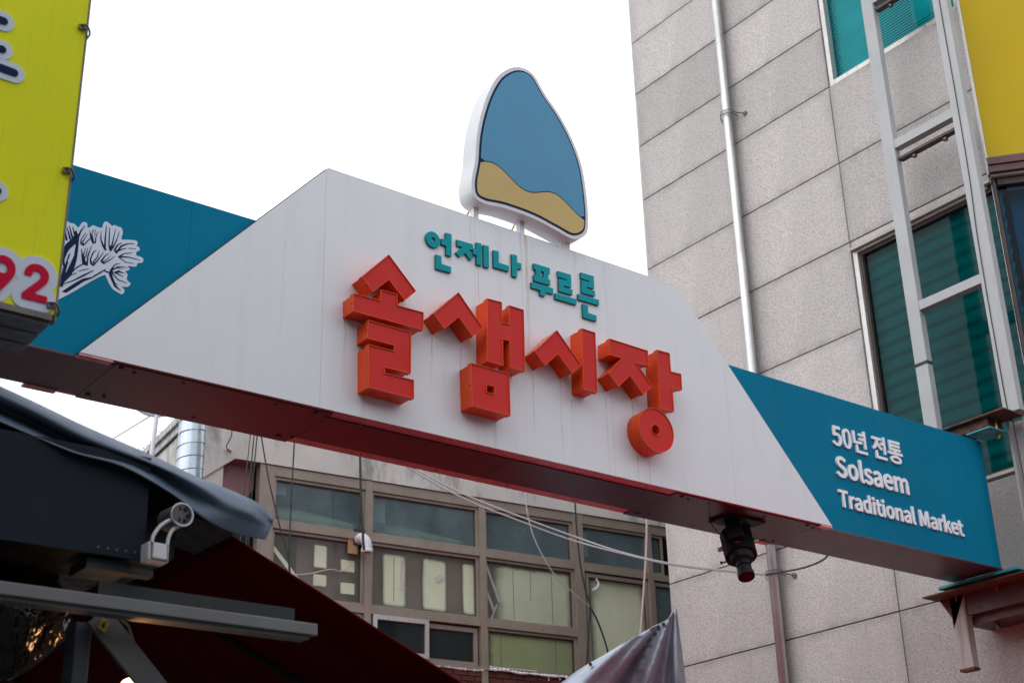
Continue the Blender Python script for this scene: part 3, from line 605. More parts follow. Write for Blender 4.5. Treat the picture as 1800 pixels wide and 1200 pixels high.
st = [[(-40, 1075, 14), (60, 1030, 18), (200, 940, 22), (330, 860, 18), (430, 835, 8), (520, 780, 9), (605, 728, 4)], [(0, 950, 8), (40, 935, 12), (75, 860, 30), (150, 780, 34), (200, 660, 30), (235, 560, 20), (250, 430, 18), (262, 330, 14), (300, 250, 8), (345, 190, 3)],
      [(60, 930, 18), (30, 900, 34), (80, 800, 24), (90, 700, 10), (75, 600, 18), (100, 500, 34), (140, 440, 36), (200, 390, 36), (240, 330, 30), (235, 260, 12)], [(100, 800, 4), (105, 680, 6), (150, 560, 9), (165, 530, 3)], [(140, 640, 5), (110, 720, 7), (95, 800, 4)],
      [(120, 360, 14), (105, 260, 5)], [(165, 350, 14), (125, 210, 4)], [(190, 330, 12), (155, 190, 4)], [(220, 300, 9), (195, 205, 4)],
      [(180, 775, 4), (240, 710, 8), (320, 665, 6), (375, 675, 8)], [(370, 670, 16), (335, 640, 26), (320, 590, 14), (305, 480, 4)], [(345, 600, 8), (330, 560, 6), (355, 465, 3)], [(355, 580, 6), (380, 480, 4), (385, 460, 3)], [(375, 660, 10), (385, 560, 8), (430, 440, 4)],
      [(450, 680, 10), (425, 655, 14), (415, 600, 8), (450, 520, 7), (490, 490, 3)], [(470, 660, 8), (450, 640, 8), (500, 580, 6), (525, 500, 3)], [(455, 675, 9), (520, 600, 7), (580, 515, 3)], [(580, 655, 10), (550, 630, 12), (600, 560, 6), (650, 532, 3)], [(585, 655, 7), (650, 620, 5), (715, 570, 3)], [(570, 640, 7), (620, 610, 4), (670, 560, 3)],
      [(330, 430, 10), (298, 410, 10), (300, 360, 6), (355, 280, 3)], [(330, 425, 6), (320, 390, 6), (380, 290, 3)], [(335, 425, 7), (410, 350, 6)], [(450, 400, 14), (435, 350, 18), (415, 300, 7), (410, 255, 3)], [(445, 340, 8), (432, 300, 5), (455, 230, 3)], [(465, 310, 4), (480, 240, 3)], [(475, 400, 8), (485, 320, 5), (512, 260, 3)],
      [(600, 480, 16), (575, 440, 12), (545, 360, 8), (548, 260, 3)], [(595, 470, 12), (600, 330, 8), (618, 180, 3)], [(665, 490, 16), (645, 420, 8), (655, 215, 4)], [(670, 480, 14), (690, 400, 7), (728, 230, 3)], [(690, 470, 9), (740, 370, 6), (778, 255, 3)],
      [(740, 520, 14), (715, 495, 10), (750, 430, 8), (805, 400, 3)], [(750, 505, 12), (800, 440, 10), (880, 410, 6), (965, 412, 3)], [(760, 500, 8), (810, 480, 6), (865, 468, 3)], [(890, 468, 4), (980, 476, 3)], [(770, 575, 12), (830, 535, 5), (935, 525, 3)], [(785, 573, 9), (900, 580, 6), (1030, 615, 3)], [(785, 590, 6), (850, 640, 5), (960, 658, 3)],
      [(575, 745, 5), (650, 770, 9), (680, 760, 20), (665, 800, 20), (700, 880, 16), (720, 935, 14), (795, 995, 3)], [(665, 740, 9), (720, 670, 6), (785, 655, 3)], [(690, 730, 12), (740, 710, 6), (820, 722, 3)], [(740, 700, 6), (800, 695, 5), (868, 712, 3)], [(715, 770, 10), (765, 755, 14), (835, 778, 3)], [(740, 780, 8), (820, 818, 3)], [(700, 790, 8), (760, 860, 6), (870, 902, 3)], [(715, 900, 7), (760, 925, 3)],
      [(70, 915, 4), (200, 870, 7), (330, 805, 12), (400, 770, 7), (455, 742, 4)], [(265, 755, 3), (330, 735, 5), (400, 722, 3)], [(180, 800, 4), (240, 775, 5)]]
o0 = PF((0, 0)); sc0 = abs(PF((100, 0))[0]-o0[0])/100
strokes = [[(*PF((x, y)), r*sc0*1.02) for x, y, r in s] for s in st]
bx = (PF((-60, 0))[0], PF((1100, 0))[0], PF((1000, 1150))[1]-.05, PF((0, 100))[1]+.15)
g = G()
for gr in groups(outline(lambda X, Y: sdf_strokes(strokes, X, Y), bx, .003, .0006)):
    prism(g, [ccw(gr[0])]+[ccw(h, False) for h in gr[1:]], XZ, YT-.0035, YT-.0021)
g.build('print_line_work', m_navy, pine)

# ---- plain cut-out light box standing on the gantry
yM = 7.42; MB = Vector((oy(930, 415, yM).x, 7.6, ZTW+.01))
ms = thing('cutout_sign', MB, 'tall soft-edged cut-out light box, teal above and ochre below, on top of the white gantry', 'cut-out sign')
op = [(833, 344), (829, 318), (835, 282), (838, 240), (846, 200), (860, 160), (880, 130), (908, 118), (936, 130), (958, 166), (984, 204), (1006, 246), (1022, 290), (1030, 336), (1034, 384), (1030, 412), (1008, 420), (978, 405), (938, 384), (888, 366), (852, 358)]
OL = ccw(smoothloop(onplane(op, yM), 5))
g = G(); prism(g, [OL], XZ, yM, yM+.16); g.build('sign_case', m_signwhite, ms)
IN = inset(OL, .03)
g = G(); prism(g, [IN], XZ, yM-.004, yM-.0005); f1 = g.build('sign_face', m_navy, ms)
IN2 = inset(OL, .045)
zw = lambda x: oy(900, 318, yM).z + .05*math.sin((x-IN2[0][0])*11)-(x-MB.x)*.12
top = [p for p in IN2 if p[1] > zw(p[0])]; 
def cutwave(P, above):
    out = []
    n = len(P); ok = [(p[1] > zw(p[0])) == above for p in P]
    s = next(i for i in range(n) if ok[i] and not ok[i-1]); i = s; L = []
    while ok[i % n] and i < s+n: L.append(P[i % n]); i += 1
    xa, xb = L[-1][0], L[0][0]
    return L + [(x, zw(x)+(.004 if above else -.004)) for x in np.linspace(xa, xb, 28)[1:-1]]
for above, mm in ((True, m_signteal), (False, m_ochre)):
    g = G(); prism(g, [ccw(cutwave(IN2, above))], XZ, yM-.007, yM-.0042); g.build('face_film', mm, f1)
for px, py in ((836, 388), (917, 414), (997, 439)):
    x = oy(px, py, YF+.02).x
    G().box(x-.022, x+.022, YF+.012, YF+.056, ZTW, ZTW+.35 if px < 990 else ZTW+.12).build('post', m_whitebox, ms)
    if px < 990: G().tube([(x+.12, 8.02, ZTW), (x+.16, yM+.18, ZTW+.45)], .008, 6).build('stay_rod', m_brass, ms)

# ---- projector lamp slung under the soffit
PB = Vector((8.25, 7.78, ZB-.012))
pj = thing('projector_lamp', PB, 'black finned projector lamp hanging under the right part of the gantry', 'projector')
G().box(8.04, 8.44, 7.66, 7.90, ZB-.03, ZB-.012).build('mounting_plate', m_black, pj, bevel=.004)
P0 = Vector((8.27, 7.84, ZB-.10)); ax = Vector((-.20, -.36, -.88)).normalized()
def along(t): return P0+ax*t
up_ = Vector((-.69, -.66, -.29)); up_ = (up_-ax*up_.dot(ax)).normalized(); sd_ = ax.cross(up_).normalized()
g = G(); g.tube([along(t) for t in (-.02, 0, .22, .28, .30)], [.07, .095, .105, .085, .06], 20); body = g.build('lamp_body', m_black, pj, smooth=False)
for k in range(15):
    g = G()
    t = k/14*.22+.01; g.tube([along(t-.003), along(t+.003)], .128, 20); g.build('cooling_fin', m_black, body)
g = G(); g.box(-.06, .06, -.03, .15, .10, .18, fr=lambda x, y, z: along(y+.02)+sd_*x+up_*z*1.0); g.build('driver_box', m_black, pj, bevel=.006)
g = G(); g.box(-.02, .02, -.015, .0, .12, .15, fr=lambda x, y, z: along(.205+y*0)+sd_*x+up_*z+ax*y*.3); g.build('indicator', m_maroon, pj)
g = G(); g.tube([along(t) for t in (.29, .34, .341, .36, .361, .40, .401, .44)], [.058, .058, .050, .050, .058, .058, .066, .066], 24); bl = g.build('lens_barrel', m_black, pj)
g = G(); g.tube([along(.441), along(.4415)], .058, 24); g.build('lens', m_lens, bl)
for s in (-1, 1):
    g = G(); g.bar(Vector((8.24+s*.14, 7.78, ZB-.02)), along(.12)+sd_*s*.135, .035, .006, (0, 1, 0)); g.build('yoke_arm', m_black, pj)
    g = G(); g.tube([along(.12)+sd_*s*.12, along(.12)+sd_*s*.165], .018, 8); g.build('yoke_knob', m_steel, pj)
g = G(); g.tube([along(.25)+sd_*.10, along(.25)+sd_*.16], .006, 6); g.tube([along(.25)+sd_*.155, along(.25)+sd_*.17], .014, 8); g.build('focus_knob', m_black, pj)
g = G(); g.tube(smoothloop([(8.0, 7.84, ZB-.01), (7.98, 7.8, ZB-.09), (8.05, 7.75, ZB-.2), tuple(along(.02)+sd_*.09)], 5, False), .004, 5); g.build('power_lead', m_cable, pj)

# ------------------------------------------------------------ granite building on the right
XW = 12.0; YC = 12.52
gb = thing('granite_building', (14.5, 9, 0), 'tall building clad in rough grey granite slabs with green tinted windows, right side', 'building')
# backing walls (dark joints show between the slabs); openings left for the windows
g = G()
def back(y0, y1, z0, z1): g.box(XW+.03, XW+.30, y0, y1, z0, z1)
back(9.19, YC-.03, 0, 18); back(7.36, 9.19, 0, 6.10); back(7.36, 9.19, 9.14, 11.28); back(7.36, 9.19, 13.6, 18)
g.box(XW+.30, 24, YC-.3, YC-.03, 0, 18); g.build('wall', m_joint, gb)
ZR = [0, 1.0, 2.0, 3.0, 4.01, 5.02, 6.03, 7.08, 8.145, 9.21, 10.235, 11.275, 12.11, 12.95, 13.80, 14.7, 15.6, 16.5]
def slab(y0, y1, z0, z1, xo=0.0):
    j = .006; w, h = (y1-y0)/2-j, (z1-z0)/2-j; c = Vector((XW+.014, (y0+y1)/2, (z0+z1)/2)); b = .004
    xf = -.014+random.uniform(-.0015, .0015); V = []
    for d, q in ((.014, 0), (xf+b, 0), (xf, b)):
        V += [c+Vector((d, s*(w-q), t*(h-q))) for s, t in ((-1, -1), (1, -1), (1, 1), (-1, 1))]
    F = [(0, 1, 2, 3)]+[(r*4+k, r*4+(k+1) % 4, r*4+4+(k+1) % 4, r*4+4+k) for r in (0, 1) for k in range(4)]+[(8, 9, 10, 11)]
    o = mk('granite_slab', V, F, m_granite, gb, own=c); fixn(o)
for z0, z1 in zip(ZR[:-1], ZR[1:]):
    slab(10.855, YC, z0, z1)
    slab(9.228, 10.855, z0, z1)
    if z1 <= 6.04 or 9.2 < z0+.1 and z1 < 11.3:
        slab(7.345, 9.228, z0, z1)
slab(7.345, 9.228, 9.125, 9.209)
# corner return facing the depth of the street
for z0, z1 in zip(ZR[4:-1], ZR[5:]):
    c = Vector((13.2, YC+.0, (z0+z1)/2)); o = mk('granite_slab', [c+Vector((x, y, z)) for x in (-1.2, 1.2) for y in (-.03, 0) for z in ((z0-z1)/2+.005, (z1-z0)/2-.005)],
        [(0, 1, 3, 2), (4, 6, 7, 5), (0, 4, 5, 1), (2, 3, 7, 6), (0, 2, 6, 4), (1, 5, 7, 3)], m_granite, gb, own=c); fixn(o)
# windows
def frame_yz(name, y0, y1, z0, z1, x, w, d, m, parent, bars=(), lo=True):
    g = G()
    g.box(x, x+d, y0, y0+(w if lo else .004), z0, z1); g.box(x, x+d, y1-w, y1, z0, z1)
    g.box(x+.001, x+d-.001, y0+w, y1-w, z1-w, z1); g.box(x+.001, x+d-.001, y0+w, y1-w, z0, z0+w)
    for a in bars: g.box(x+.002, x+d, y0+w, y1-w, a-w/2, a+w/2)
    return g.build(name, m, parent)
def corr(y0, y1, z0, z1, x, pitch, amp, m, parent, name='corrugated_liner'):
    n = int((z1-z0)/pitch*4); V = []; F = []
    for k in range(n+1):
        z = z0+(z1-z0)*k/n; d = amp*(0, 1, 1, 0)[k % 4]
        V += [(x+d, y0, z), (x+d, y1, z)]
        if k: F.append((2*k-2, 2*k-1, 2*k+1, 2*k))
    return mk(name, V, F, m, parent)
w1 = frame_yz('window', 7.37, 9.222, 6.04, 9.12, XW+.02, .06, .10, m_alu, gb, lo=False)
frame_yz('window_gasket', 7.375, 9.158, 6.10, 9.058, XW+.06, .03, .05, m_brownd, w1, lo=False)
G().box(XW+.005, XW+.10, 7.37, 9.222, 6.032, 6.06).build('sill', m_joint, w1)
mk('window_pane', [(XW+.10, 7.36, 6.1), (XW+.10, 9.16, 6.1), (XW+.10, 9.16, 9.06), (XW+.10, 7.36, 9.06)], [(3, 2, 1, 0)], m_tealglass, w1)
c1 = corr(7.36, 9.18, 6.05, 9.1, XW+.15, .16, .026, m_corr, w1)
G().box(XW+.25, XW+.30, 7.37, 9.2, 6.0, 9.2).build('backing', m_dark, w1)
w2 = frame_yz('window', 7.37, 9.222, 11.285, 13.6, XW+.02, .06, .10, m_alu, gb)
mk('window_pane', [(XW+.10, 7.43, 11.34), (XW+.10, 9.16, 11.34), (XW+.10, 9.16, 13.54), (XW+.10, 7.43, 13.54)], [(3, 2, 1, 0)], m_tealglass2, w2)
g = G()
for k in range(60):
    z = 11.35+k*.036; g.add([(XW+.15, 7.4, z+.021), (XW+.15, 9.19, z+.021), (XW+.153, 9.19, z), (XW+.153, 7.4, z)], [(0, 1, 2, 3)])
g.build('blind_slats', m_blind, w2, kind='stuff')
G().box(XW+.40, XW+.45, 7.37, 9.2, 11.2, 13.7).build('backing', m_dark, w2)
G().box(XW+.22, XW+.30, 8.75, 9.15, 11.3, 13.6).build('curtain', m_corr, w2)
G().box(XW+.22, XW+.24, 7.4, 8.1, 11.6, 13.6).build('room_panel', m_corr, w2)
# chamfered corner bay: turns 45 degrees towards the camera side at Y = 7.35
D45 = Vector((math.cos(math.radians(-50)), math.sin(math.radians(-50)), 0)); N45 = Vector((D45.y, -D45.x, 0))   # N45 points out towards the street
BO = Vector((XW+.01, 7.35, 0))
def bay(a, b, c): return BO + D45*a + N45*b + Vector((0, 0, c))     # along, outwards, up
bfr = lambda x, y, z: bay(x, y, z)
g = G(); g.box(0, .03, -.08, .0, 4.0, 9.12, fr=bfr); g.box(.05, 2.4, -.08, 0, 9.05, 9.12, fr=bfr); g.box(1.0, 1.06, -.08, 0, 4.0, 9.05, fr=bfr); g.box(2.34, 2.4, -.08, 0, 4, 9.05, fr=bfr)
bw = g.build('bay_window', m_brownd, gb)
g = G(); g.box(.03, 2.34, -.06, -.055, 4.0, 9.05, fr=bfr); g.build('bay_pane', m_blueglass, bw)
g = G(); g.box(0, 2.4, -.3, -.25, 4.0, 9.1, fr=bfr); g.build('backing', m_corr, bw)
g = G(); g.box(-.01, 2.4, .001, .05, 9.13, 9.19, fr=bfr); g.build('head_moulding', m_beige, gb)
g = G(); g.box(0, 2.4, -.3, 0, 9.19, 12.5, fr=bfr); g.build('bay_wall', m_concrete, gb)
G().box(XW-.03, XW+.02, 7.36, 9.22, 9.085, 9.122).build('head_moulding', m_beige, gb)
# yellow sign box on the bay, with its plum coloured ledge
YS = Vector((11.90, 7.29, 0)); yfr = lambda x, y, z: YS + D45*x + N45*y + Vector((0, 0, z))
ys = thing('yellow_sign', yfr(1, 0, 9.31), 'plain mustard yellow sign box with white side on the upper right corner bay', 'sign')
g = G(); g.box(0, 2.4, -.12, -.002, 9.31, 12.4, fr=yfr); g.build('sign_case', m_whitebox, ys)
g = G(); g.box(.004, 2.4, -.001, .004, 9.315, 12.4, fr=yfr); g.build('sign_face', m_yellow, ys)
g = G(); g.box(-.012, 0.0, -.12, -.075, 9.16, 12.4, fr=yfr); g.box(-.012, -.001, -.035, .003, 9.31, 12.4, fr=yfr); g.box(-.004, 0, -.07, -.04, 9.22, 12.4, fr=yfr); g.build('side_trim', m_whitebox, ys)
g = G()
for z in (9.36, 10.3, 11.2): g.tube([yfr(-.014, -.02, z), yfr(-.02, -.02, z)], .006, 6)
g.build('rivet', m_screw, ys)
lg = thing('sign_ledge', yfr(1, 0, 9.14), 'plum painted two-step ledge under the yellow sign', 'ledge')
g = G(); g.box(.0, 2.4, -.10, .0, 9.235, 9.305, fr=yfr); g.build('ledge_step', m_maroon, lg)
g = G(); g.box(.0, 2.4, -.12, -.02, 9.155, 9.228, fr=yfr); g.build('ledge_step', m_maroon, lg)
g = G(); g.box(.0, 2.4, -.16, -.12, 9.14, 9.3, fr=yfr); g.build('ledge_back', m_brownd, lg)

# ---- steel support frame standing off the granite wall
XP = 11.55
sf = thing('support_frame', (XP, 7.8, 4.2), 'pale steel ladder frame of two posts bolted to the granite wall, holding the gantry end', 'steel frame')
def post(y0, y1, z0, z1): 
    g = G(); g.box(XP, XP+.085, y0, y1, z0, z1); return g.build('post', m_post, sf, bevel=.004)
pa = post(8.135, 8.285, 5.2, 14)
G().box(XP, XP+.085, 8.135, 8.285, 4.22, 5.199).build('post_stub', m_stub, sf); pb_ = post(7.215, 7.385, 6.45, 14)
for z in (13.6, 11.66, 9.775, 7.87):
    g = G(); g.box(XP+.004, XP+.10, 7.386, 8.134, z-.045, z+.055); g.build('crossbar', m_post, sf, bevel=.003)
for z in (11.6, 9.67):
    g = G(); g.box(XP+.03, XP+.11, 7.387, 8.133, z-.075, z-.046); g.build('wall_channel', m_brownd, sf)
    for y in (7.55, 7.95):
        g = G(); g.tube([(XP+.07, y, z-.076), (XP+.07, y, z-.10)], .022, 10); g.tube([(XP+.07, y, z-.10), (XP+.07, y, z-.112)], .03, 6); g.build('anchor_bolt', m_screw, sf)
g = G(); g.box(XP-.002, XP+.087, 8.132, 8.288, 7.24, 7.275); g.build('black_tape', m_grime, pa)
# lower stub post with its foot
g = G(); g.box(XP-.004, XP+.089, 8.131, 8.289, 4.20, 4.225); g.build('foot_plate', m_rust, pa)
# hollow lower length of the near post, open channel with rust line
g = G(); g.box(XP+.03, XP+.12, 7.20, 7.225, 4.95, 6.38); g.box(XP+.02, XP+.12, 7.36, 7.385, 4.95, 6.38); g.box(XP+.10, XP+.12, 7.225, 7.36, 4.95, 6.38); g.build('channel_post', m_post, sf)
g = G(); g.box(XP+.10-.003, XP+.10-.001, 7.228, 7.25, 4.95, 6.38); g.build('rust_line', m_rust, sf)
# top bracket
tb = G(); tb.box(XR-.16, XP+.03, 7.20, 8.14, 6.385, 6.40); top_b = tb.build('top_bracket', m_rust, sf)
g = G(); g.box(XR-.10, XP, 7.42, 8.13, 6.30, 6.38); g.build('bracket_web', m_rust, top_b)
g = G(); prism(g, [ccw([(7.385, 6.40), (7.62, 6.40), (7.385, 6.52)])], lambda u, v, d: Vector((XP+.05+d, u, v)), 0, .012); g.build('gusset', m_rust, top_b)
g = G(); g.box(XR-.20, XR+.08, 7.34, 7.60, 6.24, 6.252); g.build('top_cleat', m_tealsteel, gan)
for y in (7.42, 7.9):
    g = G(); g.tube([(XR+.03, y, 6.20), (XR+.03, y, 6.46)], .012, 8); g.tube([(XR+.03, y, 6.40), (XR+.03, y, 6.43)], .024, 6); g.tube([(XR+.03, y, 6.21), (XR+.03, y, 6.238)], .024, 6); g.build('bracket_bolt', m_brass, top_b)
# bottom bracket
g = G(); g.box(XR-.10, XP+.12, 7.15, 8.42, 4.885, 4.90); bb = g.build('bottom_bracket', m_rust, sf)
g = G(); g.box(XR-.12, XR+.10, 7.35, 8.22, 4.925, 4.94); g.build('bottom_cleat', m_tealsteel, gan)
g = G(); g.box(XR-.02, XR+.0, 7.40, 8.28, 4.94, 4.978); g.build('bottom_shim', m_tealsteel, gan)
g = G(); g.box(XP+.02, XP+.03, 7.0, 8.13, 4.70, 4.883); g.box(XP+.03, XP+.10, 7.0, 8.13, 4.873, 4.883); g.box(XP+.03, XP+.10, 7.0, 8.13, 4.70, 4.71); g.build('bearer_channel', m_maroon, bb)
g = G(); g.box(XP+.10, XW-.002, 7.0, 8.2, 4.62, 4.70); g.build('bearer_channel', m_maroon, bb)
g = G(); prism(g, [ccw([(8.13, 4.885), (8.40, 4.885), (8.289, 4.70), (8.289, 4.60)])], lambda u, v, d: Vector((XP+.0+d, u, v)), 0, .012); g.build('gusset', m_rust, bb)
for y in (7.3, 7.75, 8.2):
    g = G(); g.tube([(XP-.02, y, 4.84), (XP-.02, y, 4.97)], .012, 8); g.tube([(XP-.02, y, 4.90), (XP-.02, y, 4.925)], .022, 6); g.build('bracket_bolt', m_brass, bb)
for y in (7.45, 7.95):
    g = G(); g.tube([(XP+.2, y, 4.61), (XP+.2, y, 4.56)], .03, 6); g.build('anchor_bolt', m_screw, bb)

# ---- stainless pipes on the granite wall
dp = thing('drain_pipe', (XW-.10, 10.81, 0), 'tall stainless twin pipe running up the granite wall', 'pipe')
G().tube([(XW-.13, 10.745, 0), (XW-.13, 10.745, 17)], .053, 20).build('pipe', m_steel, dp, smooth=True)
G().tube([(XW-.055, 10.815, 0), (XW-.055, 10.815, 17)], .045, 20).build('pipe', m_steel, dp, smooth=True)
for z in (5.74, 11.66):
    g = G()
    for dz in (-.022, .022): g.tube(smoothloop([(XW, 10.93, z+dz), (XW-.10, 10.88, z+dz), (XW-.19, 10.78, z+dz), (XW-.17, 10.69, z+dz), (XW-.1, 10.67, z+dz), (XW, 10.68, z+dz)], 4, False), .005, 6)
    g.tube([(XW-.02, 10.55, z-.05), (XW, 10.55, z-.05)], .03, 8); g.tube([(XW-.12, 10.68, z), (XW-.02, 10.55, z-.05)], .008, 6)
    g.build('pipe_clamp', m_clamp, dp)

# ------------------------------------------------------------ old building closing the street
mb = thing('plaster_building', F3(3, 3, 0), 'old low building with stained plaster band above a row of brown framed windows', 'building')
ffr = lambda x, y, z: F3(x, y, z)
ZFB, ZPT = 7.59, 8.40
zl = onf(370, 835).z
g = G(); P = [(-.79, ZPT), (-.79, zl-.05), (-.404, ZFB), (9, ZFB), (9, ZPT)]
prism(g, [ccw(P)], lambda u, v, d: F3(u, -.03+d, v), 0, .25); g.build('plaster_band', m_plaster, mb)
g = G(); g.add([F3(-.78, -.028, zl-.056), F3(-.404, -.028, ZFB-.004), F3(9, -.028, ZFB-.004), F3(9, .22, ZFB-.004), F3(-.404, .22, ZFB-.004), F3(-.78, .22, zl-.056)], [(0, 1, 4, 5), (1, 2, 3, 4)])
g.build('band_soffit', m_purple, mb)
g = G(); prism(g, [ccw([(-.80, 7.0), (-.80, ZFB+.1), (-.08, ZFB+.1), (-.08, 7.30), (-.30, 7.02)])], lambda u, v, d: F3(u, .16+d, v), 0, .1); g.build('corner_beam', m_purple, mb)
g = G(); g.box(-.80, -.08, .24, .30, 4.8, 7.6, fr=ffr); g.build('recess_back', m_dark, mb)
g = G(); g.box(-.62, -.10, .10, .14, 4.8, 6.55, fr=ffr); g.build('white_side_panel', m_pvc, mb)
# side wall running back from the corner, with coping
p1 = oz(312, 732, ZPT); p2 = oz(256, 787, ZPT); c0 = F3(-.79, -.03, 0); e = (Vector((p2.x, p2.y, 0))-Vector((p1.x, p1.y, 0))).normalized()
q0 = Vector((c0.x, c0.y, 0)); nrm = Vector((-e.y, e.x, 0))
def sw(a, b, z): return q0+e*a+nrm*b+Vector((0, 0, z))
g = G(); g.box(.02, 7, .01, .25, 0, ZPT-.06, fr=lambda x, y, z: sw(x, -y, z) if nrm.x < 0 else sw(x, y, z)); g.build('side_wall', m_plaster, mb)
g = G(); g.box(-.01, 7, -.03, .28, ZPT-.06, ZPT+.03, fr=lambda x, y, z: sw(x, -y, z) if nrm.x < 0 else sw(x, y, z)); g.build('coping', m_plaster, mb)
g = G(); g.box(.0, 7, -.015, .01, ZPT-.22, ZPT-.19, fr=lambda x, y, z: sw(x, -y, z) if nrm.x < 0 else sw(x, y, z)); g.build('drip_line', m_grime, mb)
g = G(); g.box(-.79, 9, -.03, .0, ZPT+.001, ZPT+.04, fr=ffr); g.build('coping', m_plaster, mb)
g = G(); g.box(-.5, 9, .3, 6, 7.6, 7.7, fr=ffr); g.box(-.5, 9, 1.3, 1.4, 4.6, 7.6, fr=ffr); g.box(-.5, 9, .3, 1.3, 4.6, 4.7, fr=ffr); g.box(-.5, -.45, .3, 1.3, 4.7, 7.6, fr=ffr); g.build('room_shell', m_inside, mb)
g = G(); g.box(-.07, .12, -.012, .12, 4.9, ZFB-.007, fr=ffr); g.build('corner_post', m_brown, mb)
# window grid
def fbox(name, s0, s1, z0, z1, n0, n1, m, parent, **k):
    g = G(); g.box(s0, s1, n0, n1, z0, z1, fr=ffr); return g.build(name, m, parent, **k)
def window(s0, s1, z0, z1, gl, w=.035, m=None, n0=.02, label=None):
    m = m or m_brown; g = G()
    g.box(s0, s0+w, n0, n0+.07, z0, z1, fr=ffr); g.box(s1-w, s1, n0, n0+.07, z0, z1, fr=ffr)
    g.box(s0+w, s1-w, n0+.001, n0+.069, z0, z0+w, fr=ffr); g.box(s0+w, s1-w, n0+.001, n0+.069, z1-w, z1, fr=ffr)
    o = g.build('window', m, mb, label)
    a = .008; g = G(); i0 = w
    g.box(s0+i0, s0+i0+a, n0+.02, n0+.05, z0+i0, z1-i0, fr=ffr); g.box(s1-i0-a, s1-i0, n0+.02, n0+.05, z0+i0, z1-i0, fr=ffr); g.box(s0+i0+a, s1-i0-a, n0+.021, n0+.049, z1-i0-a*1.6, z1-i0, fr=ffr)
    g.build('gasket', m_brownd, o)
    g = G(); g.add([F3(s0+w, n0+.04, z0+w), F3(s1-w, n0+.04, z0+w), F3(s1-w, n0+.04, z1-w), F3(s0+w, n0+.04, z1-w)], [(0, 1, 2, 3)]); g.build('window_pane', gl, o)
    return o
# mullions and transoms proud of the sashes
for a, b in ((1.35, 1.44), (2.995, 3.085), (4.47, 4.62), (5.70, 5.78)): fbox('mullion', a, b, 5.0, ZFB-.008, -.02, .10, m_brown, mb)
fbox('head_rail', .12, 6.5, 7.46, ZFB-.006, -.008, .10, m_brown, mb)
for a, b in ((.125, 1.348), (1.442, 2.993), (3.087, 4.468)): fbox('transom', a, b, 6.80, 6.89, -.014, .10, m_brown, mb)
fbox('transom', 4.622, 6.5, 6.80, 6.89, -.010, .10, m_brown, mb)
for a, b in ((.125, 1.348), (1.442, 2.993), (3.087, 4.468)): fbox('transom', a, b, 5.885, 5.975, -.014, .10, m_brown, mb)
fbox('window_sill', .12, 4.47, 5.33, 5.37, -.03, .10, m_brown, mb)
top_ws = [window(a, b, 6.892, 7.458, m_cleargl2) for a, b in ((.125, 1.348), (1.442, 2.993), (3.087, 4.468), (4.622, 6.0))]
low_ws = [window(a, b, 5.977, 6.798, m_cleargl) for a, b in ((.125, 1.348), (1.442, 2.993), (3.087, 4.468))]
w33 = window(3.087, 4.468, 5.372, 5.883, m_cleargl)
w31 = window(.125, 1.348, 5.372, 5.883, m_cleargl)
w4 = window(4.66, 5.70, 5.0, 6.78, m_cleargl, .05); w5 = window(5.78, 6.8, 5.0, 6.78, m_cleargl2, .05)
m_dkgl = glass('dark_sliding_glass', (.5, .55, .55), 1.3, .05, .25, (.06, .09, .11))
sl1 = window(1.47, 2.24, 5.40, 5.883, m_dkgl, .055, m_alu, -.03, 'pale framed sliding sash standing open, dark inside'); sl2 = window(2.20, 2.97, 5.372, 5.86, m_dkgl, .055, None, .035)
# what stands behind the panes: pale sheets, brown strips, tubes
m_pale = mat('pale_green_sheet', (.90, .94, .76), .7, var=.08, vs=1.5, dirt=((.42, .46, .34), .5, .8, .6), dscale=1.5)
def softedge(m, fx=.16, fz=.10, top=None):
    n = m.node_tree; b = n.nodes['Principled BSDF']
    t = n.nodes.new('ShaderNodeTexCoord'); s = n.nodes.new('ShaderNodeSeparateXYZ'); n.links.new(t.outputs['Generated'], s.inputs[0])
    wv = math_(n, 'MULTIPLY', math_(n, 'SUBTRACT', noise(n, coords(n), 3, 3), .5), .12)
    def ed(o, f): return math_(n, 'DIVIDE', math_(n, 'SUBTRACT', .5, math_(n, 'ABSOLUTE', math_(n, 'SUBTRACT', math_(n, 'ADD', o, wv), .5))), f, True)
    a = math_(n, 'MULTIPLY', ed(s.outputs[0], fx), ed(s.outputs[2], fz))
    sm = n.nodes.new('ShaderNodeMapRange'); sm.interpolation_type = 'SMOOTHSTEP'; n.links.new(a, sm.inputs[0]); n.links.new(sm.outputs[0], b.inputs['Alpha'])
m_lemon = mat('yellow_green_sheet', (.46, .53, .24), .7, var=.12, vs=1.2)
m_glow = mat('painted_ceiling_reflection', (.40, .44, .26), .7, var=.2)  # colour of the wedge painted in for a reflection in the upper panes
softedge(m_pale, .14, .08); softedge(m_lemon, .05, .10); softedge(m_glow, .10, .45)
m_strip = mat('brown_strip', (.15, .10, .10), .8, var=.2)
def sheet_(par, px0, px1, zlo, zhi, m, n=.10, name='paper_sheet'):
    s0 = (onf(px0, 1000, n)-FP0).dot(FE); s1 = (onf(px1, 1000, n)-FP0).dot(FE); fbox(name, s0, s1, zlo, zhi, n, n+.006, m, par)
for a, b in ((672, 714), (742, 785), (812, 842)): sheet_(low_ws[1], a, b, 6.03, 6.72, m_pale)
sheet_(low_ws[1], 655, 850, 5.98, 6.79, m_strip, .16, 'brown_strip')
sheet_(low_ws[2], 866, 1010, 5.97, 6.76, m_pale); sheet_(low_ws[2], 850, 1010, 5.98, 6.79, m_strip, .16, 'brown_strip')
sheet_(w33, 855, 1012, 5.38, 5.87, m_lemon)
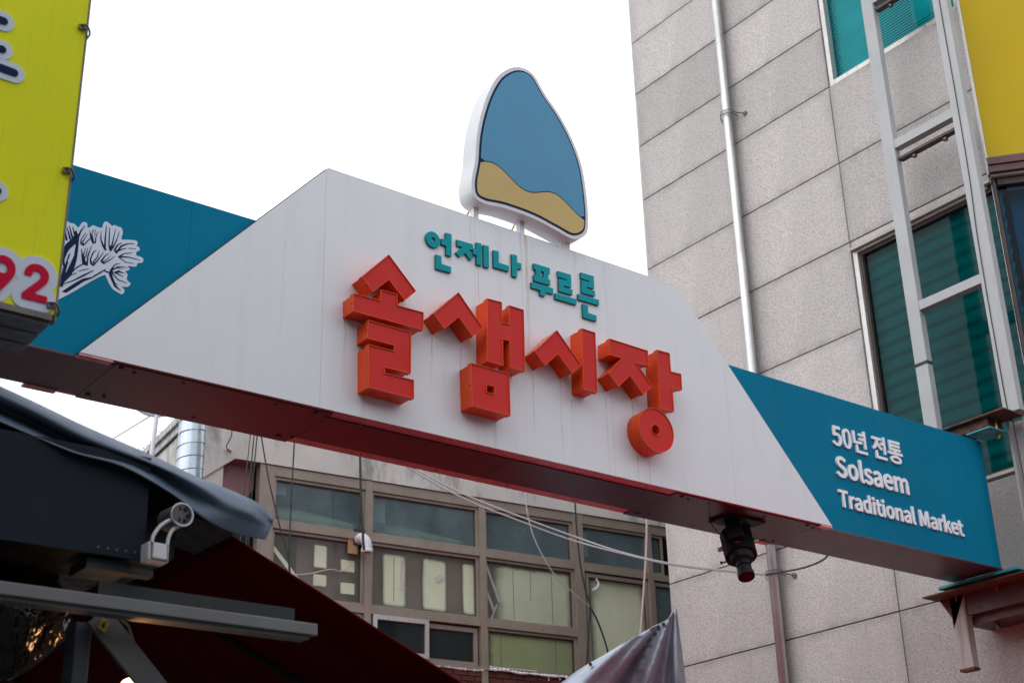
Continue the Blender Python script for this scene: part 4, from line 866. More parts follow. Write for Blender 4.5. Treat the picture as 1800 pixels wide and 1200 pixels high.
for a, b, z0, z1 in ((550, 575, 6.40, 6.70), (550, 575, 6.18, 6.33), (598, 625, 6.40, 6.56), (598, 625, 6.12, 6.27)): sheet_(low_ws[0], a, b, z0, z1, m_pale)
sheet_(low_ws[0], 520, 650, 5.98, 6.79, m_strip, .2, 'brown_strip')
g = G(); g.bar(F3(.16, .11, 6.62), F3(.62, .11, 6.12), .05, .01, FN); g.build('leaning_tube', m_pale, low_ws[0])
g = G(); g.bar(F3(3.14, .09, 6.74), F3(3.33, .09, 6.25), .028, .02, FN); g.bar(F3(3.12, .10, 6.45), F3(3.26, .10, 6.12), .035, .02, FN); g.bar(F3(3.31, .11, 6.22), F3(3.2, .11, 5.99), .025, .02, FN); g.build('leaning_tube', m_pvc, low_ws[2])
g = G(); g.bar(F3(1.93, .085, 6.63), F3(1.915, .085, 6.26), .04, .006, FN); g.bar(F3(2.40, .085, 6.44), F3(2.49, .085, 6.50), .07, .006, FN); g.build('taped_note', m_pvc, low_ws[1])
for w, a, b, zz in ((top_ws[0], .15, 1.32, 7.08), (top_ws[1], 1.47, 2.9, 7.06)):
    g = G(); prism(g, [ccw([(a, 6.92), (a, zz+.07), (b, zz-.05), (b, 6.92)])], lambda u, v, d: F3(u, .14+d, v), 0, .006); g.build('painted_reflection', m_glow, w)
sheet_(w4, 1032, 1130, 5.42, 6.78, m_pale, .12); sheet_(w4, 1040, 1125, 5.0, 5.42, m_lemon, .13)
for a, b, z0, z1, w in ((.16, .34, 7.28, 7.42, top_ws[0]), (1.47, 1.70, 7.0, 7.42, top_ws[1]), (4.66, 4.80, 7.05, 7.4, top_ws[3])):
    fbox('room_panel', a, b, z0, z1, .14, .15, m_corr, w)
for w, px, a, b in ((low_ws[2], 901, 6.05, 6.70), (low_ws[2], 931, 6.32, 6.71), (low_ws[2], 968, 6.05, 6.69), (w33, 877, 5.41, 5.84), (w33, 971, 5.41, 5.84), (low_ws[1], 692, 6.1, 6.66)):
    s0 = (onf(px, 1000, .099)-FP0).dot(FE); fbox('sheet_seam', s0, s0+.006, a, b, .0955, .0985, m_strip, w)
# brick apron with sealant bead under the sills
fbox('apron_backing', .12, 9, 0, 5.325, .012, .3, m_mortar, mb)
bm_ = None
for r in range(7):
    z = 5.318-.068*(r+1)
    for k in range(24):
        s0 = .75+k*.205+(.1 if r % 2 else 0)
        if s0 < .13 or s0 > 5.5: continue
        c = F3(s0+.095, .004, z+.029)
        if bm_ is None:
            o = G().box(-.096, .096, -.012, .02, -.029, .029, fr=lambda x, y, zz: F3(x, y, zz)-FP0+c).build('brick', m_brick, mb, own=c); bm_ = o.data
        else:
            o = bpy.data.objects.new('brick', bm_); COL.objects.link(o); o.parent = mb
            o.location = c + FN*random.uniform(-.003, .003) - base_of(mb)
def bead(P, r): 
    g = G(); P = smoothloop(P, 8, False); g.tube(P, [r*random.uniform(.6, 1.6) for _ in P], 6); return g
bead([tuple(F3(s, -.014, 5.326+random.uniform(-.006, .006))) for s in np.arange(1.7, 3.05, .12)], .014).build('sealant_bead', m_caulk, mb)
bead([tuple(F3(s, -.034, (5.345 if s < 3.4 else 5.335)+random.uniform(-.008, .008))) for s in np.arange(3.1, 4.6, .11)], .015).build('sealant_bead', m_caulk, mb)
g = G()
for s, l in ((3.12, -.05), (3.98, .07), (4.15, .05), (4.26, .07)): g.tube([F3(s, -.02, 5.34), F3(s+.01, -.016, 5.34-l)], [.014, .008], 6)
for s in np.arange(3.1, 3.7, .1): g.tube([F3(s, -.034, 5.375), F3(s+.1, -.034, 5.375)], .005, 5)
g.build('sealant_bead', m_caulk, mb)

# ---- things on and in front of the old building
vt = thing('vent_elbow', onf(640, 962, -.05), 'white plastic vent elbow on a plywood offcut in the leftmost window', 'vent pipe')
vc = onf(625, 955, .0)
g = G(); s0 = (vc-FP0).dot(FE); g.box(s0-.10, s0+.03, .0, .018, vc.z-.13, vc.z+.16, fr=ffr); g.build('plywood_patch', m_ply, vt)
g = G(); g.box(s0-.03, s0+.14, -.01, -.001, vc.z-.02, vc.z+.19, fr=ffr); g.build('foam_rim', m_grime, vt)
vv = lambda a, b, c: F3(s0+a, b, vc.z+c)
path = [vv(.04, .0, .05), vv(.04, -.06, .06), vv(.05, -.10, .05), vv(.07, -.14, .01), vv(.08, -.155, -.05), vv(.082, -.158, -.10)]
g = G(); g.tube(smoothloop([tuple(p) for p in path], 4, False), .062, 20, caps=False); vp = g.build('elbow', m_pvc, vt, smooth=True)
vp.modifiers.new('t', 'SOLIDIFY').thickness = .006
g = G(); g.tube([path[-1], path[-1]+Vector((0, 0, -.05))], .072, 20, caps=False); vq = g.build('socket', m_pvc, vt, smooth=True); vq.modifiers.new('t', 'SOLIDIFY').thickness = .006
g = G(); g.tube([path[-1]+Vector((0, 0, -.02)), path[-1]+Vector((0, 0, -.025))], .06, 16); g.build('grille', m_dark, vt)

DX, DY = oy(335, 800, 14.6).x, 14.6
sd1 = thing('spiral_duct', (DX, DY, 4), 'vertical spiral-seamed zinc duct at the left corner of the old building', 'duct')
g = G(); n = 32; zs = np.arange(4.0, 9.2, .04)
rad = oy(357, 800, DY).x-DX
g.tube([(DX, DY, z) for z in (4.0, 9.0)], rad, 32); g.build('duct_tube', m_duct, sd1, smooth=False)
for q in sd1.children: q.data.polygons.foreach_set('use_smooth', [len(p.vertices) == 4 for p in q.data.polygons])
g = G(); pts = [(DX+rad*1.0*math.cos(t), DY+rad*1.0*math.sin(t), 4+t/(2*math.pi)*.155) for t in np.arange(0, 2*math.pi*30, .25)]
g.tube(pts, .0055, 5); g.build('spiral_seam', m_duct, sd1)

dc = oz(283, 668, 8.9); dY = 16.2; dC = oy(281, 688, dY)
dh = thing('satellite_dish', oy(268, 760, dY), 'pale satellite dish on a mast, mostly hidden behind the gantry at left', 'satellite dish')
g = G(); rd = .36; V = []; F = []
ex = Vector((.93, -.37, 0)).normalized(); ey = Vector((0, -.35, 1)).normalized(); en = ex.cross(ey).normalized()
for a in range(7):
    r = rd*a/6
    V += [dC+ex*(r*math.cos(t))+ey*(r*math.sin(t)*.92)+en*(.5*r*r) for t in np.linspace(0, 2*math.pi, 37)[:-1]]
for a in range(6): F += [(a*36+j, a*36+(j+1) % 36, (a+1)*36+(j+1) % 36, (a+1)*36+j) for j in range(36)]
o = cloth('dish_bowl', V, F, m_printw, dh, .01)
g = G(); g.tube([dC-en*-.02, oy(268, 765, dY)+Vector((0, 0, -.4))], .028, 10); g.build('mast', m_pvc, dh)
g = G(); g.tube([dC+ey*-.3, dC+en*.35+ey*-.05], .01, 6); g.build('feed_arm', m_steel, dh)
# razor-wire like tangle and weeds on the coping
g = G()
for k in range(26):
    a = sw(.1+k*.12, .1 if nrm.x > 0 else -.1, ZPT+.03); r = .06+.05*random.random()
    g.tube([a+Vector((r*math.cos(t)*.8, r*math.sin(t)*.5, .06+r*math.sin(t+k))) for t in np.linspace(0, 5, 9)], .004, 4)
for k in range(60):
    a = sw(.3+random.random()*3.5, (.05+.15*random.random())*(1 if nrm.x > 0 else -1), ZPT+.03); g.tube([a, a+Vector((random.uniform(-.06, .06), random.uniform(-.05, .05), random.uniform(.03, .12)))], [.008, .002], 4)
tag(g.build('coping_weeds', m_grime, None), 'dark wiry weeds and wire loops on the side wall coping', 'weeds', kind='stuff')
def cable(P, r, m, label, cat='cable', group=None, k=8):
    g = G(); g.tube(smoothloop([tuple(p) for p in P], k, False), r, 6); return tag(g.build('cable' if cat == 'cable' else cat, m, None, own=P[0]), label, cat, group)

# cables
cb = lambda px, py, n=-.35: onf(px, py, n)
cable([cb(443, 740), cb(432, 840), cb(422, 960), cb(420, 1010)], .006, m_cable, 'thin wire hanging left of the corner post, first of three', 'cable', 'thin wires hanging in front of the old building')
cable([cb(449, 740), cb(440, 840), cb(432, 980), cb(431, 1015)], .008, m_cable, 'thin wire hanging left of the corner post, second of three', 'cable', 'thin wires hanging in front of the old building')
cable([cb(455, 735), cb(445, 840), cb(438, 930), cb(435, 1020)], .008, m_cable, 'thin wire hanging left of the corner post, third of three', 'cable', 'thin wires hanging in front of the old building')
cable([cb(456, 745), cb(472, 840), cb(492, 925), cb(508, 985), cb(512, 1060)], .009, m_cable, 'black wire slanting right across the leftmost window', 'cable')
cable([cb(519, 750), cb(515, 820), cb(511, 900), cb(508, 990), cb(510, 1060)], .010, m_cable, 'black wire hanging straight in front of the leftmost window', 'cable')
cable([cb(633, 780), cb(634, 850), cb(638, 940), cb(640, 966)], .017, m_cable, 'thick black cable dropping to the white vent elbow', 'cable')
cable([cb(924, 850), cb(926, 895), cb(941, 950), cb(975, 1010), cb(1010, 1043), cb(1036, 1065)], .009, m_cablew, 'grey wire curving down across the third window', 'cable')
cable([cb(1010, 860), cb(1013, 920), cb(1020, 990), cb(1030, 1040), cb(1037, 1065), cb(1034, 1120), cb(1029, 1200)], .014, m_cable, 'dark cable running down the wide mullion', 'cable')
cable([cb(1037, 1065), cb(1050, 1090), cb(1063, 1125), cb(1072, 1160)], .013, m_cable, 'dark cable branching right below the knot', 'cable')
cable([cb(1137, 900, -2), cb(1136, 960, -2), cb(1132, 1030, -2), cb(1126, 1110, -2), cb(1119, 1215, -2)], .014, m_rope, 'pinkish rope hanging in front of the tarpaulin', 'rope')
cable([cb(490, 1010, -.02), cb(540, 1008, -.02), cb(580, 1000, -.02), cb(600, 1003, -.02), cb(617, 992, -.02)], .006, m_cablew, 'pale wire sagging across the leftmost window', 'cable')
cable([cb(407, 748, -.1), cb(407, 765, -.1), cb(398, 785, -.1), cb(406, 795, -.08)], .007, m_cable, 'short wire looping to a spout on the plaster band', 'cable')
tag(G().tube([cb(399, 787, -.09), cb(408, 793, .0)], .02, 8).build('drain_spout', m_pvc, own=cb(405, 790, 0)), 'small pale drain spout on the plaster band', 'spout')
pc = Vector((XW-.2, 10.80, 5.735))
def midc(px, py, Y): return oy(px, py, Y)
cable([midc(700, 806, 12.5), midc(745, 832, 12.4), midc(820, 870, 12.2), midc(900, 902, 12.0), midc(1000, 939, 11.8), midc(1100, 972, 11.4), midc(1200, 993, 11.1), pc], .009, m_cablew, 'upper of the two pale cables strung from the gantry to the pipe clamp')
cable([midc(700, 808, 12.5), midc(745, 838, 12.4), midc(820, 878, 12.2), midc(900, 910, 12.0), midc(1000, 947, 11.8), midc(1100, 974, 11.4), midc(1200, 995, 11.1), pc+Vector((0, 0, -.01))], .009, m_cablew, 'lower of the two pale cables strung from the gantry to the pipe clamp')
cable([midc(700, 800, 8.3), midc(704, 806, 9), midc(700, 806, 12.5)], .008, m_cablew, 'short pale lead dropping behind the gantry to the twin cables')
cable([pc+Vector((.02, 0, 0)), oy(1420, 995, 9.6), oy(1452, 968, 8.3), Vector((8.9, 8.12, 5.1))], .010, m_cable, 'dark guy wire from the pipe clamp up to the gantry')
cable([oy(890, -40, 30), oy(760, 160, 30), oy(650, 330, 30)], .006, m_cablew, 'faint thin wire crossing the white sky')
cable([oy(150, 800, 16.4), oy(200, 770, 16.4), oy(290, 715, 16.4)], .009, m_cablew, 'thin grey wire left of the satellite dish')
# long dark cable taped down the near frame post
cable([Vector((XP-.006, 7.30, 14)), Vector((XP-.006, 7.30, 9.5)), Vector((XP-.006, 7.335, 8.2)), Vector((XP-.006, 7.335, 6.5)), Vector((XP-.006, 7.30, 6.3)), Vector((XP+.01, 7.29, 5.0))], .005, m_cable, 'thin black cable running down the near frame post')
# foam collar round a hole in the fourth window
hb = onf(1040, 1022, .05)
tag(G().tube(smoothloop([tuple(onf(1036+12*math.cos(a)*(1 if a > 0 else .8)+4, 1024+13*math.sin(a), .045)) for a in np.linspace(-1.9, 1.5, 8)], 4, False), .018, 6).build('foam_collar', m_caulk, own=hb), 'white foam collar round a hole in the wide right window', 'foam')

# ------------------------------------------------------------ grey tarpaulin at lower right
tp = Vector(oy(1185, 1073, 9.6))
def TP(px, py, dY=0): return oy(px, py, 9.6+dY)
top_e = [(1189, 1068), (1182, 1075), (1173, 1088), (1150, 1100), (1100, 1128), (1060, 1152), (1020, 1175), (985, 1200), (930, 1236)]
rows = []
na = 34
bottom = [(1216, 1290), (1190, 1290), (1160, 1290), (1130, 1290), (1090, 1290), (1040, 1290), (990, 1290), (930, 1290), (860, 1290)]
T = smoothloop(top_e, 5, False); Bm = smoothloop(bottom, 5, False); nn = len(T); V = []; Fc = []; nv = 26
for j in range(nv):
    v = j/(nv-1)
    for i in range(nn):
        u = i/(nn-1)
        x = T[i][0]*(1-v)+Bm[i][0]*v; y = T[i][1]*(1-v)+Bm[i][1]*v
        a = math.atan2(y-1060, x-1187); r = math.hypot(x-1187, y-1060)/200
        d = .10*math.sin(a*15+.6)*min(1, r*1.6)+.06*math.sin(a*34+2.2*r+1.1)*min(1, r*1.8)+.07*math.sin(6*v+9*u)*u+.03*math.sin(23*u+7*v)*v
        V.append(TP(x, y, d - .25*u*0))
for j in range(nv-1):
    Fc += [(j*nn+i, j*nn+i+1, (j+1)*nn+i+1, (j+1)*nn+i) for i in range(nn-1)]
tt = cloth('grey_tarpaulin', V, Fc, m_tarp2, None, .008, own=(tp.x, tp.y, 4.2))
tag(tt, 'creased silver grey tarpaulin hung up to a point beside the granite wall, lower right', 'tarpaulin')
for px, py in ((1166, 1095), (1093, 1134), (1038, 1166)):
    G().tube([TP(px, py+1, -.03), TP(px, py+1, .03)], .016, 8).build('eyelet', m_screw, tt)

# ------------------------------------------------------------ lime sign box at upper left
ls = thing('lime_sign', (0.6, 4.13, 3.48), 'lime green sign box at the left edge, ending in red digits', 'sign')
sx1, sz0, YS1 = 1.366, 3.485, 4.0
G().box(-.6, sx1-.012, YS1+.004, YS1+.26, sz0, 6.4).build('sign_case', m_box, ls)
G().box(-.6, sx1-.0065, YS1-.002, YS1+.003, sz0+.02, 6.4).build('sign_face', m_lime, ls)
g = G(); g.box(sx1-.006, sx1, YS1-.004, YS1+.03, sz0-.002, 6.4); g.box(-.6, sx1-.013, YS1-.006, YS1+.003, sz0-.002, sz0+.018); g.build('edge_trim', m_box, ls)
for k in range(3): G().box(-.6, sx1-.015, YS1+.008+k*.085, YS1+.086+k*.085, sz0-.012-.003*k, sz0-.001).build('bottom_board', m_box, ls)
for px, py in ((155, 54), (126, 305), (97, 541)):
    p = oy(px, py, YS1-.01); g = G(); g.tube(smoothloop([(sx1-.03, YS1-.008, p.z+.012), (sx1-.012, YS1-.022, p.z+.008), (sx1+.004, YS1-.012, p.z-.012), (sx1+.003, YS1+.02, p.z-.02)], 4, False), .0035, 6); g.box(sx1-.034, sx1-.008, YS1-.012, YS1-.006, p.z-.004, p.z+.014); g.build('corner_clip', m_screw, ls)
q4 = lambda x, y, Y=YS1-.004: tuple(onplane([(x, y)], Y)[0])
def pl(pts, Y=YS1-.004):
    k = abs(q4(50, 0)[0]-q4(0, 0)[0])/50
    return [(*q4(x, y), r*k*1.12) for x, y, r in pts]
caps = [pl([(-60, 17, 7), (6, 38.5, 7)]), pl([(-60, 70, 7), (3, 88, 7)]), pl([(-60, 98, 7), (24, 129, 7)]), pl([(-30, 330, 7), (-6, 336, 7)])]
def flat(strokes_or_fn, bx, step, y0, y1, m, name, par):
    g = G()
    for gr in groups(outline(strokes_or_fn, bx, step, step*.15)): prism(g, [ccw(gr[0])]+[ccw(h, False) for h in gr[1:]], XZ, y0, y1)
    return g.build(name, m, par)
for c, nme in zip(caps, 'abcd'):
    xs_ = [p[0] for p in c]; zs_ = [p[1] for p in c]; bx = (min(xs_)-.1, max(xs_)+.1, min(zs_)-.1, max(zs_)+.1)
    big = [[(x, z, r*2.55) for x, z, r in c]]
    pp = flat(lambda X, Y: sdf_strokes(big, X, Y), bx, .006, YS1-.006, YS1-.0022, m_printw, 'letter_outline', ls)
    flat(lambda X, Y: sdf_strokes([c], X, Y), bx, .005, YS1-.009, YS1-.0062, m_navy, 'letter_stroke', pp)
# digits 92
dg = [(c, [[(L[i]/1000, L[i+1]/1000) for i in range(0, len(L), 2)] for L in l]) for c, l in GL['92']]
p2 = [p for L in dg[1][1] for p in L]; gx0, gx1, gz0, gz1 = min(p[0] for p in p2), max(p[0] for p in p2), min(p[1] for p in p2), max(p[1] for p in p2)
wx0, wx1 = q4(38.5, 520)[0], q4(80, 530)[0]; wz0, wz1 = q4(60, 528.5)[1], q4(60, 465)[1]
bd = .016
kx = (wx1-wx0)/(gx1-gx0+2*bd); kz = (wz1-wz0)/(gz1-gz0+2*bd)
dig = [[[(wx0+(p[0]-gx0+bd)*kx-(.012 if c == '9' else 0), wz0+(p[1]-gz0+bd)*kz) for p in L] for L in l] for c, l in dg]
for D_, nm in zip(dig, ('digit nine', 'digit two')):
    q = [p for L in D_ for p in L]; bx = (min(p[0] for p in q)-.06, max(p[0] for p in q)+.06, min(p[1] for p in q)-.06, max(p[1] for p in q)+.06)
    y_ = .0 if nm == 'digit two' else .0008
    oo = flat(lambda X, Y: sdf_poly(D_, X, Y)-.034, bx, .004, YS1-.0056+y_, YS1-.0022, m_printw, 'digit_outline', ls)
    flat(lambda X, Y: sdf_poly(D_, X, Y)-.006, bx, .003, YS1-.009, YS1-.0066+y_, m_crim, 'digit', oo)

# ------------------------------------------------------------ near stall: tarpaulin cover, sign back, rail, red awning
YN = 4.0
bs = thing('stall_sign_box', (1.3, 4.15, 2.79), 'dark slate sign box under the drooping grey cover at left', 'sign box')
b0 = oy(252, 985, YN); b1 = oy(255, 870, YN)
G().box(-.6, b0.x, YN, YN+.02, b0.z, b1.z+.12).build('front_panel', m_slate, bs)
G().box(-.6, b0.x-.002, YN+.021, YN+.45, b0.z+.003, b1.z+.10).build('case', m_black, bs)
G().box(b0.x+.001, b0.x+.14, YN+.10, YN+.50, b0.z+.05, b1.z+.08).build('end_bracket', m_black, bs)
g = G()
for k in range(5): g.tube([(b0.x-.03-k*.028, YN-.001, b0.z+.02), (b0.x-.03-k*.028, YN-.003, b0.z+.02)], .004, 6)
g.build('rivet_row', m_screw, bs)
g = G(); kk = [oy(x, y, YN+.12) for x, y in ((250, 845), (292, 850), (330, 880), (362, 905), (412, 938), (350, 912), (300, 892), (250, 890))]
prism(g, [ccw([(p.x, p.z) for p in kk])], XZ, YN+.12, YN+.40); g.build('black_underlay', m_black, bs)  # black filler below the drooping cover
G().box(b0.x-.16, b0.x-.03, YN+.03, YN+.16, b0.z-.035, b0.z-.004).build('bottom_bracket', m_galv, bs)
G().box(b0.x-.02, b0.x+.06, YN+.06, YN+.10, b0.z-.028, b0.z-.008).build('bottom_arm', m_galv, bs)
# cover
g = G(); kk = [oy(x, y, YN+.06) for x, y in ((-60, 700), (60, 757), (150, 800), (262, 835), (300, 850))]
prism(g, [ccw([(p.x, p.z) for p in kk]+[(kk[-1].x, b1.z), (kk[0].x, b1.z)])], XZ, YN+.07, YN+.45); g.build('roof_block', m_black, bs)
C_ = lambda x, y, Y: tuple(oy(x, y, Y))
r_back = [C_(x, y+8, Y+.55) for x, y, Y in ((-60, 650, 4.2), (60, 712, 4.2), (150, 755, 4.2), (270, 806, 4.2), (345, 842, 4.2), (410, 868, 4.2), (455, 888, 4.2), (478, 912, 4.2))]
r_top = [C_(x, y, Y) for x, y, Y in ((-60, 652, 4.15), (60, 707, 4.15), (150, 750, 4.15), (270, 802, 4.15), (345, 838, 4.15), (410, 864, 4.15), (455, 886, 4.15), (480, 912, 4.15))]
r_hi = [C_(x, y, Y) for x, y, Y in ((-60, 668, 4.02), (60, 724, 4.02), (150, 768, 4.0), (270, 815, 3.99), (345, 850, 3.99), (402, 880, 4.0), (446, 900, 4.02), (477, 922, 4.1))]
r_val = [C_(x, y, Y) for x, y, Y in ((-60, 690, 4.11), (60, 745, 4.11), (150, 790, 4.08), (262, 818, 4.05), (330, 866, 4.03), (390, 900, 4.0), (436, 918, 4.03), (473, 932, 4.08))]
r_lo = [C_(x, y, Y) for x, y, Y in ((-60, 715, 4.0), (50, 762, 4.0), (130, 795, 3.98), (215, 819, 3.97), (303, 868, 3.98), (365, 915, 4.0), (415, 938, 4.04), (466, 948, 4.08))]
V, Fc, n_, m_ = sheet([r_back, r_top, r_hi, r_val, r_lo], 6)
ct = cloth('tarpaulin_cover', V, Fc, m_tarp, None, .004, own=(1.4, 4.1, 3.0)); tag(ct, 'blue-grey vinyl cover drooping over the stall sign box, curled at its right tip', 'tarpaulin')
inn = [C_(x, y, Y) for x, y, Y in ((-60, 760, 4.35), (60, 800, 4.35), (150, 830, 4.35), (250, 860, 4.4), (330, 900, 4.4), (400, 945, 4.45))]
# rail and perforated angle
ra, rb2 = oy(-40, 1028, 3.95), oy(553, 1108, 3.95)
rl = thing('awning_rail', ((ra.x+rb2.x)/2, 3.95, 2.63), 'long silver aluminium rail crossing the red awning at lower left', 'rail')
zr = (ra.z+rb2.z)/2
G().box(-.4, rb2.x, 3.93, 3.96, zr-.020, zr+.017).build('rail_body', m_rail, rl, bevel=.003)
G().box(-.4, rb2.x-.02, 3.945, 4.0, zr-.030, zr-.0205).build('rail_lip', m_rail, rl)
tag(G().box(oy(170, 1040, 4.05).x, oy(515, 1085, 4.05).x, 4.04, 4.05, zr+.02, zr+.085).build('perforated_angle', m_galv, own=(1.9, 4.05, zr)), 'dark perforated steel angle fixed above the silver rail', 'steel angle')
pa2 = bpy.data.objects['perforated_angle']
for px in (322, 348, 380, 405):
    p = oy(px, 1062, 4.039); g = G(); g.tube([(p.x, 4.0385, zr+.05), (p.x, 4.0392, zr+.05)], .0085, 10); g.build('hole', m_dark, pa2)
pv = thing('stall_post', (oy(143, 1150, 4.1).x, 4.1, 0), 'dark blue-grey square post under the silver rail', 'post')
x0, x1 = oy(122, 1150, 4.08).x, oy(158, 1150, 4.08).x
G().box(x0+.012, x1, 4.08, 4.16, 0, zr-.03).build('post_shaft', m_post2, pv, bevel=.004)
br = thing('diagonal_brace', oy(220, 1140, 4.04), 'grey flat diagonal brace with a small yellow tape tag below the rail', 'brace')
g = G(); g.bar(oy(170, 1080, 4.05), oy(300, 1245, 4.05), .016, .075, (1, 0, .5)); g.build('brace_bar', m_brace, br)
p = oy(182, 1097, 4.03); g = G(); g.bar(oy(177, 1106, 4.035), oy(187, 1090, 4.035), .028, .003, (0, 1, 0)); tg = g.build('tape_tag', m_brass, br)
g = G(); g.bar(oy(181, 1100, 4.031), oy(185, 1092, 4.031), .005, .002, (0, 1, 0)); g.bar(oy(180, 1099, 4.031), oy(184, 1102, 4.031), .005, .002, (0, 1, 0)); g.build('tag_mark', m_black, tg)
# white clip lamp: square head hanging on two curved arms from a round pivot
wl = thing('clip_lamp', oy(300, 950, 3.9), 'white square-headed lamp on curved arms beside the dark sign box', 'lamp')
Lp = lambda x, y, d=0: oy(x, y, 3.92+d)
g = G(); V0 = [Lp(261, 950), Lp(298, 956), Lp(296, 989), Lp(260, 983)]; c = sum(V0, Vector())/4
prism(g, [ccw([(p.x, p.z) for p in V0])], XZ, 3.92, 3.975); hd = g.build('lamp_head', m_plastic, wl, bevel=.004)
V1 = [Lp(270, 952, -.01), Lp(294, 957, -.01), Lp(293, 984, -.01), Lp(268, 979, -.01)]
g = G(); prism(g, [ccw([(p.x, p.z) for p in V1])], XZ, 3.908, 3.9195); g.build('front_plate', m_plastic, hd, bevel=.003)
g = G(); prism(g, [ccw([(p.x, p.z) for p in (Lp(266, 952), Lp(295, 957), Lp(294, 987), Lp(265, 981))])], XZ, 3.9185, 3.9198); g.build('shadow_gap', m_black, hd)
g = G(); g.tube(smoothloop([tuple(Lp(x, y)) for x, y in ((267, 953), (270, 940), (282, 924), (298, 914), (311, 913))], 5, False), .0055, 8); g.build('lamp_arm', m_plastic, wl, smooth=True)
g = G(); g.tube(smoothloop([tuple(Lp(x, y)) for x, y in ((294, 958), (296, 945), (303, 931), (314, 924), (322, 921))], 5, False), .0055, 8); g.build('lamp_arm', m_plastic, wl, smooth=True)
g = G(); pc_ = Lp(317, 906); g.tube([pc_+Vector((0, -.012, 0)), pc_+Vector((-.01, .07, .0))], .034, 24); pvt = g.build('pivot_drum', m_brace, wl)
g = G()
for k in range(6):
    a = k*math.pi/3; g.tube([pc_+Vector((.020*math.cos(a), -.0125, .020*math.sin(a))), pc_+Vector((.020*math.cos(a), -.0135, .020*math.sin(a)))], .007, 8)
g.build('pivot_slots', m_black, pvt)
g = G(); g.tube([pc_+Vector((.034*math.cos(a), -.0125, .034*math.sin(a))) for a in np.linspace(0, 2*math.pi, 25)], .003, 5); g.build('pivot_ring', m_plastic, pvt)
# clear amber-lit plastic bag
mpb, npb, bpb, opb = newmat('smoky_clear_plastic'); bpb.inputs['Base Color'].default_value = (.006, .005, .003, 1); bpb.inputs['Roughness'].default_value = .12
bump(npb, bpb, noise(npb, coords(npb), 9, 3), 1.0, .04)
V = []; Fc = []; nb = 22
cB = oy(40, 1110, 4.25)
prof = [(.0, .0), (.05, .03), (.12, .13), (.16, .22), (.15, .30), (.11, .36), (.10, .42)]
for j, (r, z) in enumerate(smoothloop(prof, 3, False)):
    for i in range(nb):
        a = 2*math.pi*i/nb; k = 1+.10*math.sin(5*a+j*.5)+.05*math.sin(9*a-j)
        V.append((cB.x-.035+r*k*math.cos(a)*1.25, 4.30+r*k*math.sin(a)*.6, cB.z-.13+z*.85+.012*math.sin(3*a)))
nj = len(V)//nb
Fc = [(j*nb+i, j*nb+(i+1) % nb, (j+1)*nb+(i+1) % nb, (j+1)*nb+i) for j in range(nj-1) for i in range(nb)]
bg = mk('plastic_bag', V, Fc, mpb, None, smooth=True, own=(cB.x-.035, 4.3, cB.z+.2)); tag(bg, 'crinkled smoky plastic bag hanging in the dark at the lower left corner', 'plastic bag')
# warm bulb
bl_ = thing('light_bulb', oy(226, 1205, 4.2), 'glowing warm light bulb at the bottom edge, lower left', 'light bulb')
me_, ne_, be_, oe_ = newmat('lit_bulb_glass'); be_.inputs['Base Color'].default_value = (1, .6, .3, 1); be_.inputs['Emission Color'].default_value = (1, .42, .16, 1); be_.inputs['Emission Strength'].default_value = 14
bc = oy(228, 1209, 4.2); g = G(); n = 20
for j in range(13):
    t = math.pi*j/12; g.V += [bc+Vector((.030*math.sin(t)*math.cos(2*math.pi*i/n), .030*math.sin(t)*math.sin(2*math.pi*i/n), .030*math.cos(t))) for i in range(n)]
    if j: g.F += [((j-1)*n+i, (j-1)*n+(i+1) % n, j*n+(i+1) % n, j*n+i) for i in range(n)]; g.I += [0]*n
g.build('bulb_glass', me_, bl_, smooth=True)
g = G(); g.tube([bc+Vector((.025, 0, .008)), bc+Vector((.06, .02, .03))], .016, 12); g.build('bulb_socket', m_black, bl_)
g = G(); g.tube([bc+Vector((.06, .02, .03)), bc+Vector((.0, .05, .20)), bc+Vector((-.1, .05, .26))], .004, 6); g.build('bulb_cord', m_cable, bl_)
pl_ = bpy.data.lights.new('bulb_light', 'POINT'); pl_.energy = .8; pl_.color = (1, .50, .2); pl_.shadow_soft_size = .03
plo = bpy.data.objects.new('bulb_light', pl_); COL.objects.link(plo); plo.parent = bl_; plo.location = bc-base_of(bl_)+Vector((-.045, -.02, .05))

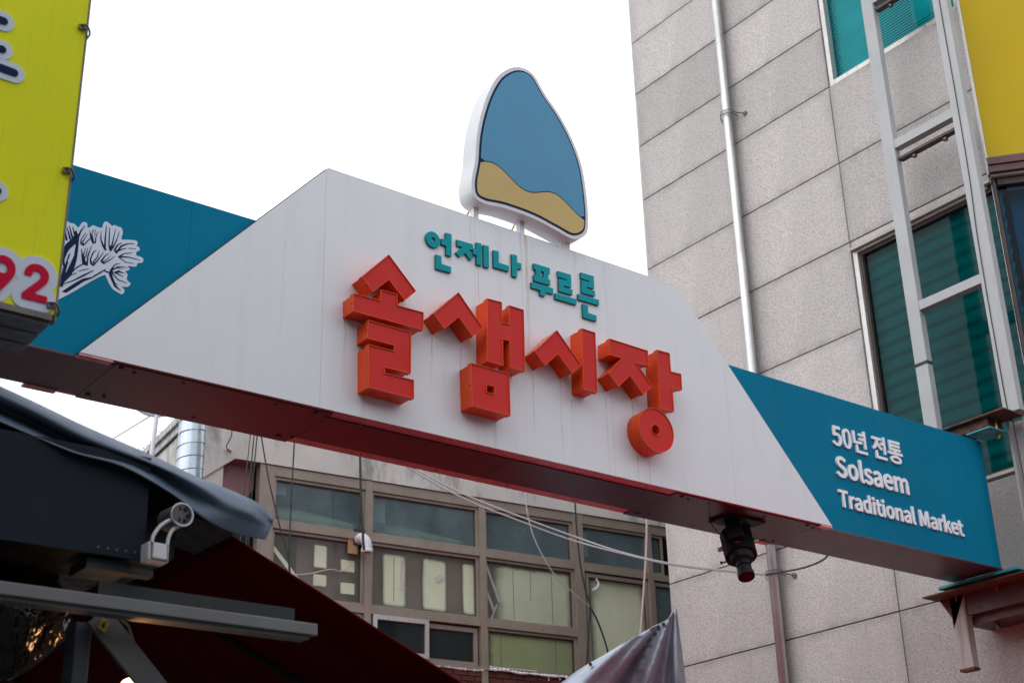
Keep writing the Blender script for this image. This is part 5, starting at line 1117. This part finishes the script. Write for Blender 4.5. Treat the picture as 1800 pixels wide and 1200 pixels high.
# red awnings: gable-shaped, seen from underneath at the left; the rest unseen, placed to bounce red light
def awning(name_loc, ridge_x, zr_, y0, y1, xl, zl_, xr, zr2, label, cm=m_redcloth, cut=None):
    a = thing('red_awning', name_loc, label, 'awning', None)
    g = G(); n = 14
    def side(xa, za, xb, zb):
        V = []; 
        for j in range(n+1):
            for i in range(9):
                t = i/8; y = y0+(y1-y0)*j/n; sag = -.02*math.sin(math.pi*t)*(1-.3*math.cos(j*2.1))
                V.append((xa+(xb-xa)*t, y, za+(zb-za)*t+sag*(.5+.5*math.sin(j*math.pi/n))))
        return V, [(j*9+i, j*9+i+1, (j+1)*9+i+1, (j+1)*9+i) for j in range(n) for i in range(8)]
    parts_ = [((ridge_x, zr_, xl, zl_), cm), ((ridge_x, zr_, xr, zr2), cm)]
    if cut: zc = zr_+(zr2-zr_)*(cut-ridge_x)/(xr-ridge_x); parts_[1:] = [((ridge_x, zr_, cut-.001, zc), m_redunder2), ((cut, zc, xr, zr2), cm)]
    for s, cm in parts_:
        V, Fc = side(*s); cloth('canvas_slope', V, Fc, cm, a, .004)
    g.tube([(xr, y0, zr2), (ridge_x, y0, zr_), (xl, y0, zl_)], .006, 6); g.build('canvas_hem', cm, a)
    for y in (y0+.7, (y0+y1)/2, y1-.1):
        f = G(); f.tube([(xr, y, zr2-.02), (ridge_x, y, zr_-.03), (xl, y, zl_-.02)], .014, 6); f.build('awning_rafter', m_black, a)
    for x, z in ((xr, zr2), (xl, zl_)):
        for y in (y0+.12, y1-.12): G().box(x-.02, x+.02, y-.02, y+.02, 0, z).build('leg', m_post2, a)
    return a
ya = 4.45
e0, e1 = oy(425, 955, ya), oy(810, 1200, ya); sl_ = (e1.z-e0.z)/(e1.x-e0.x)
rx = oy(285, 862, ya).x; rz = e0.z+sl_*(rx-e0.x); xm = oy(417, 957, ya).x
awning((rx, 6.5, 0), rx, rz, ya, 9.2, rx-1.9, rz-.78, rx+2.0, rz+sl_*2.0, 'shade-darkened red canvas awning seen from underneath, lower left', m_redunder, xm)
awning((6.9, 7.1, 0), 6.9, 2.75, 5.2, 8.9, 5.7, 2.5, 8.3, 2.50, 'unseen red canvas awning in the middle of the street, placed to bounce red light onto the gantry')
awning((8.2, 12.2, 0), 8.0, 2.95, 11.3, 14.6, 5.4, 2.6, 10.6, 2.6, 'unseen red canvas awning further down the street, placed to reflect red in the soffit')
awning((9.8, 6.6, 0), 9.9, 3.2, 5.0, 8.8, 8.4, 2.85, 11.3, 3.0, 'unseen red canvas awning against the granite wall, placed to bounce red light onto it')
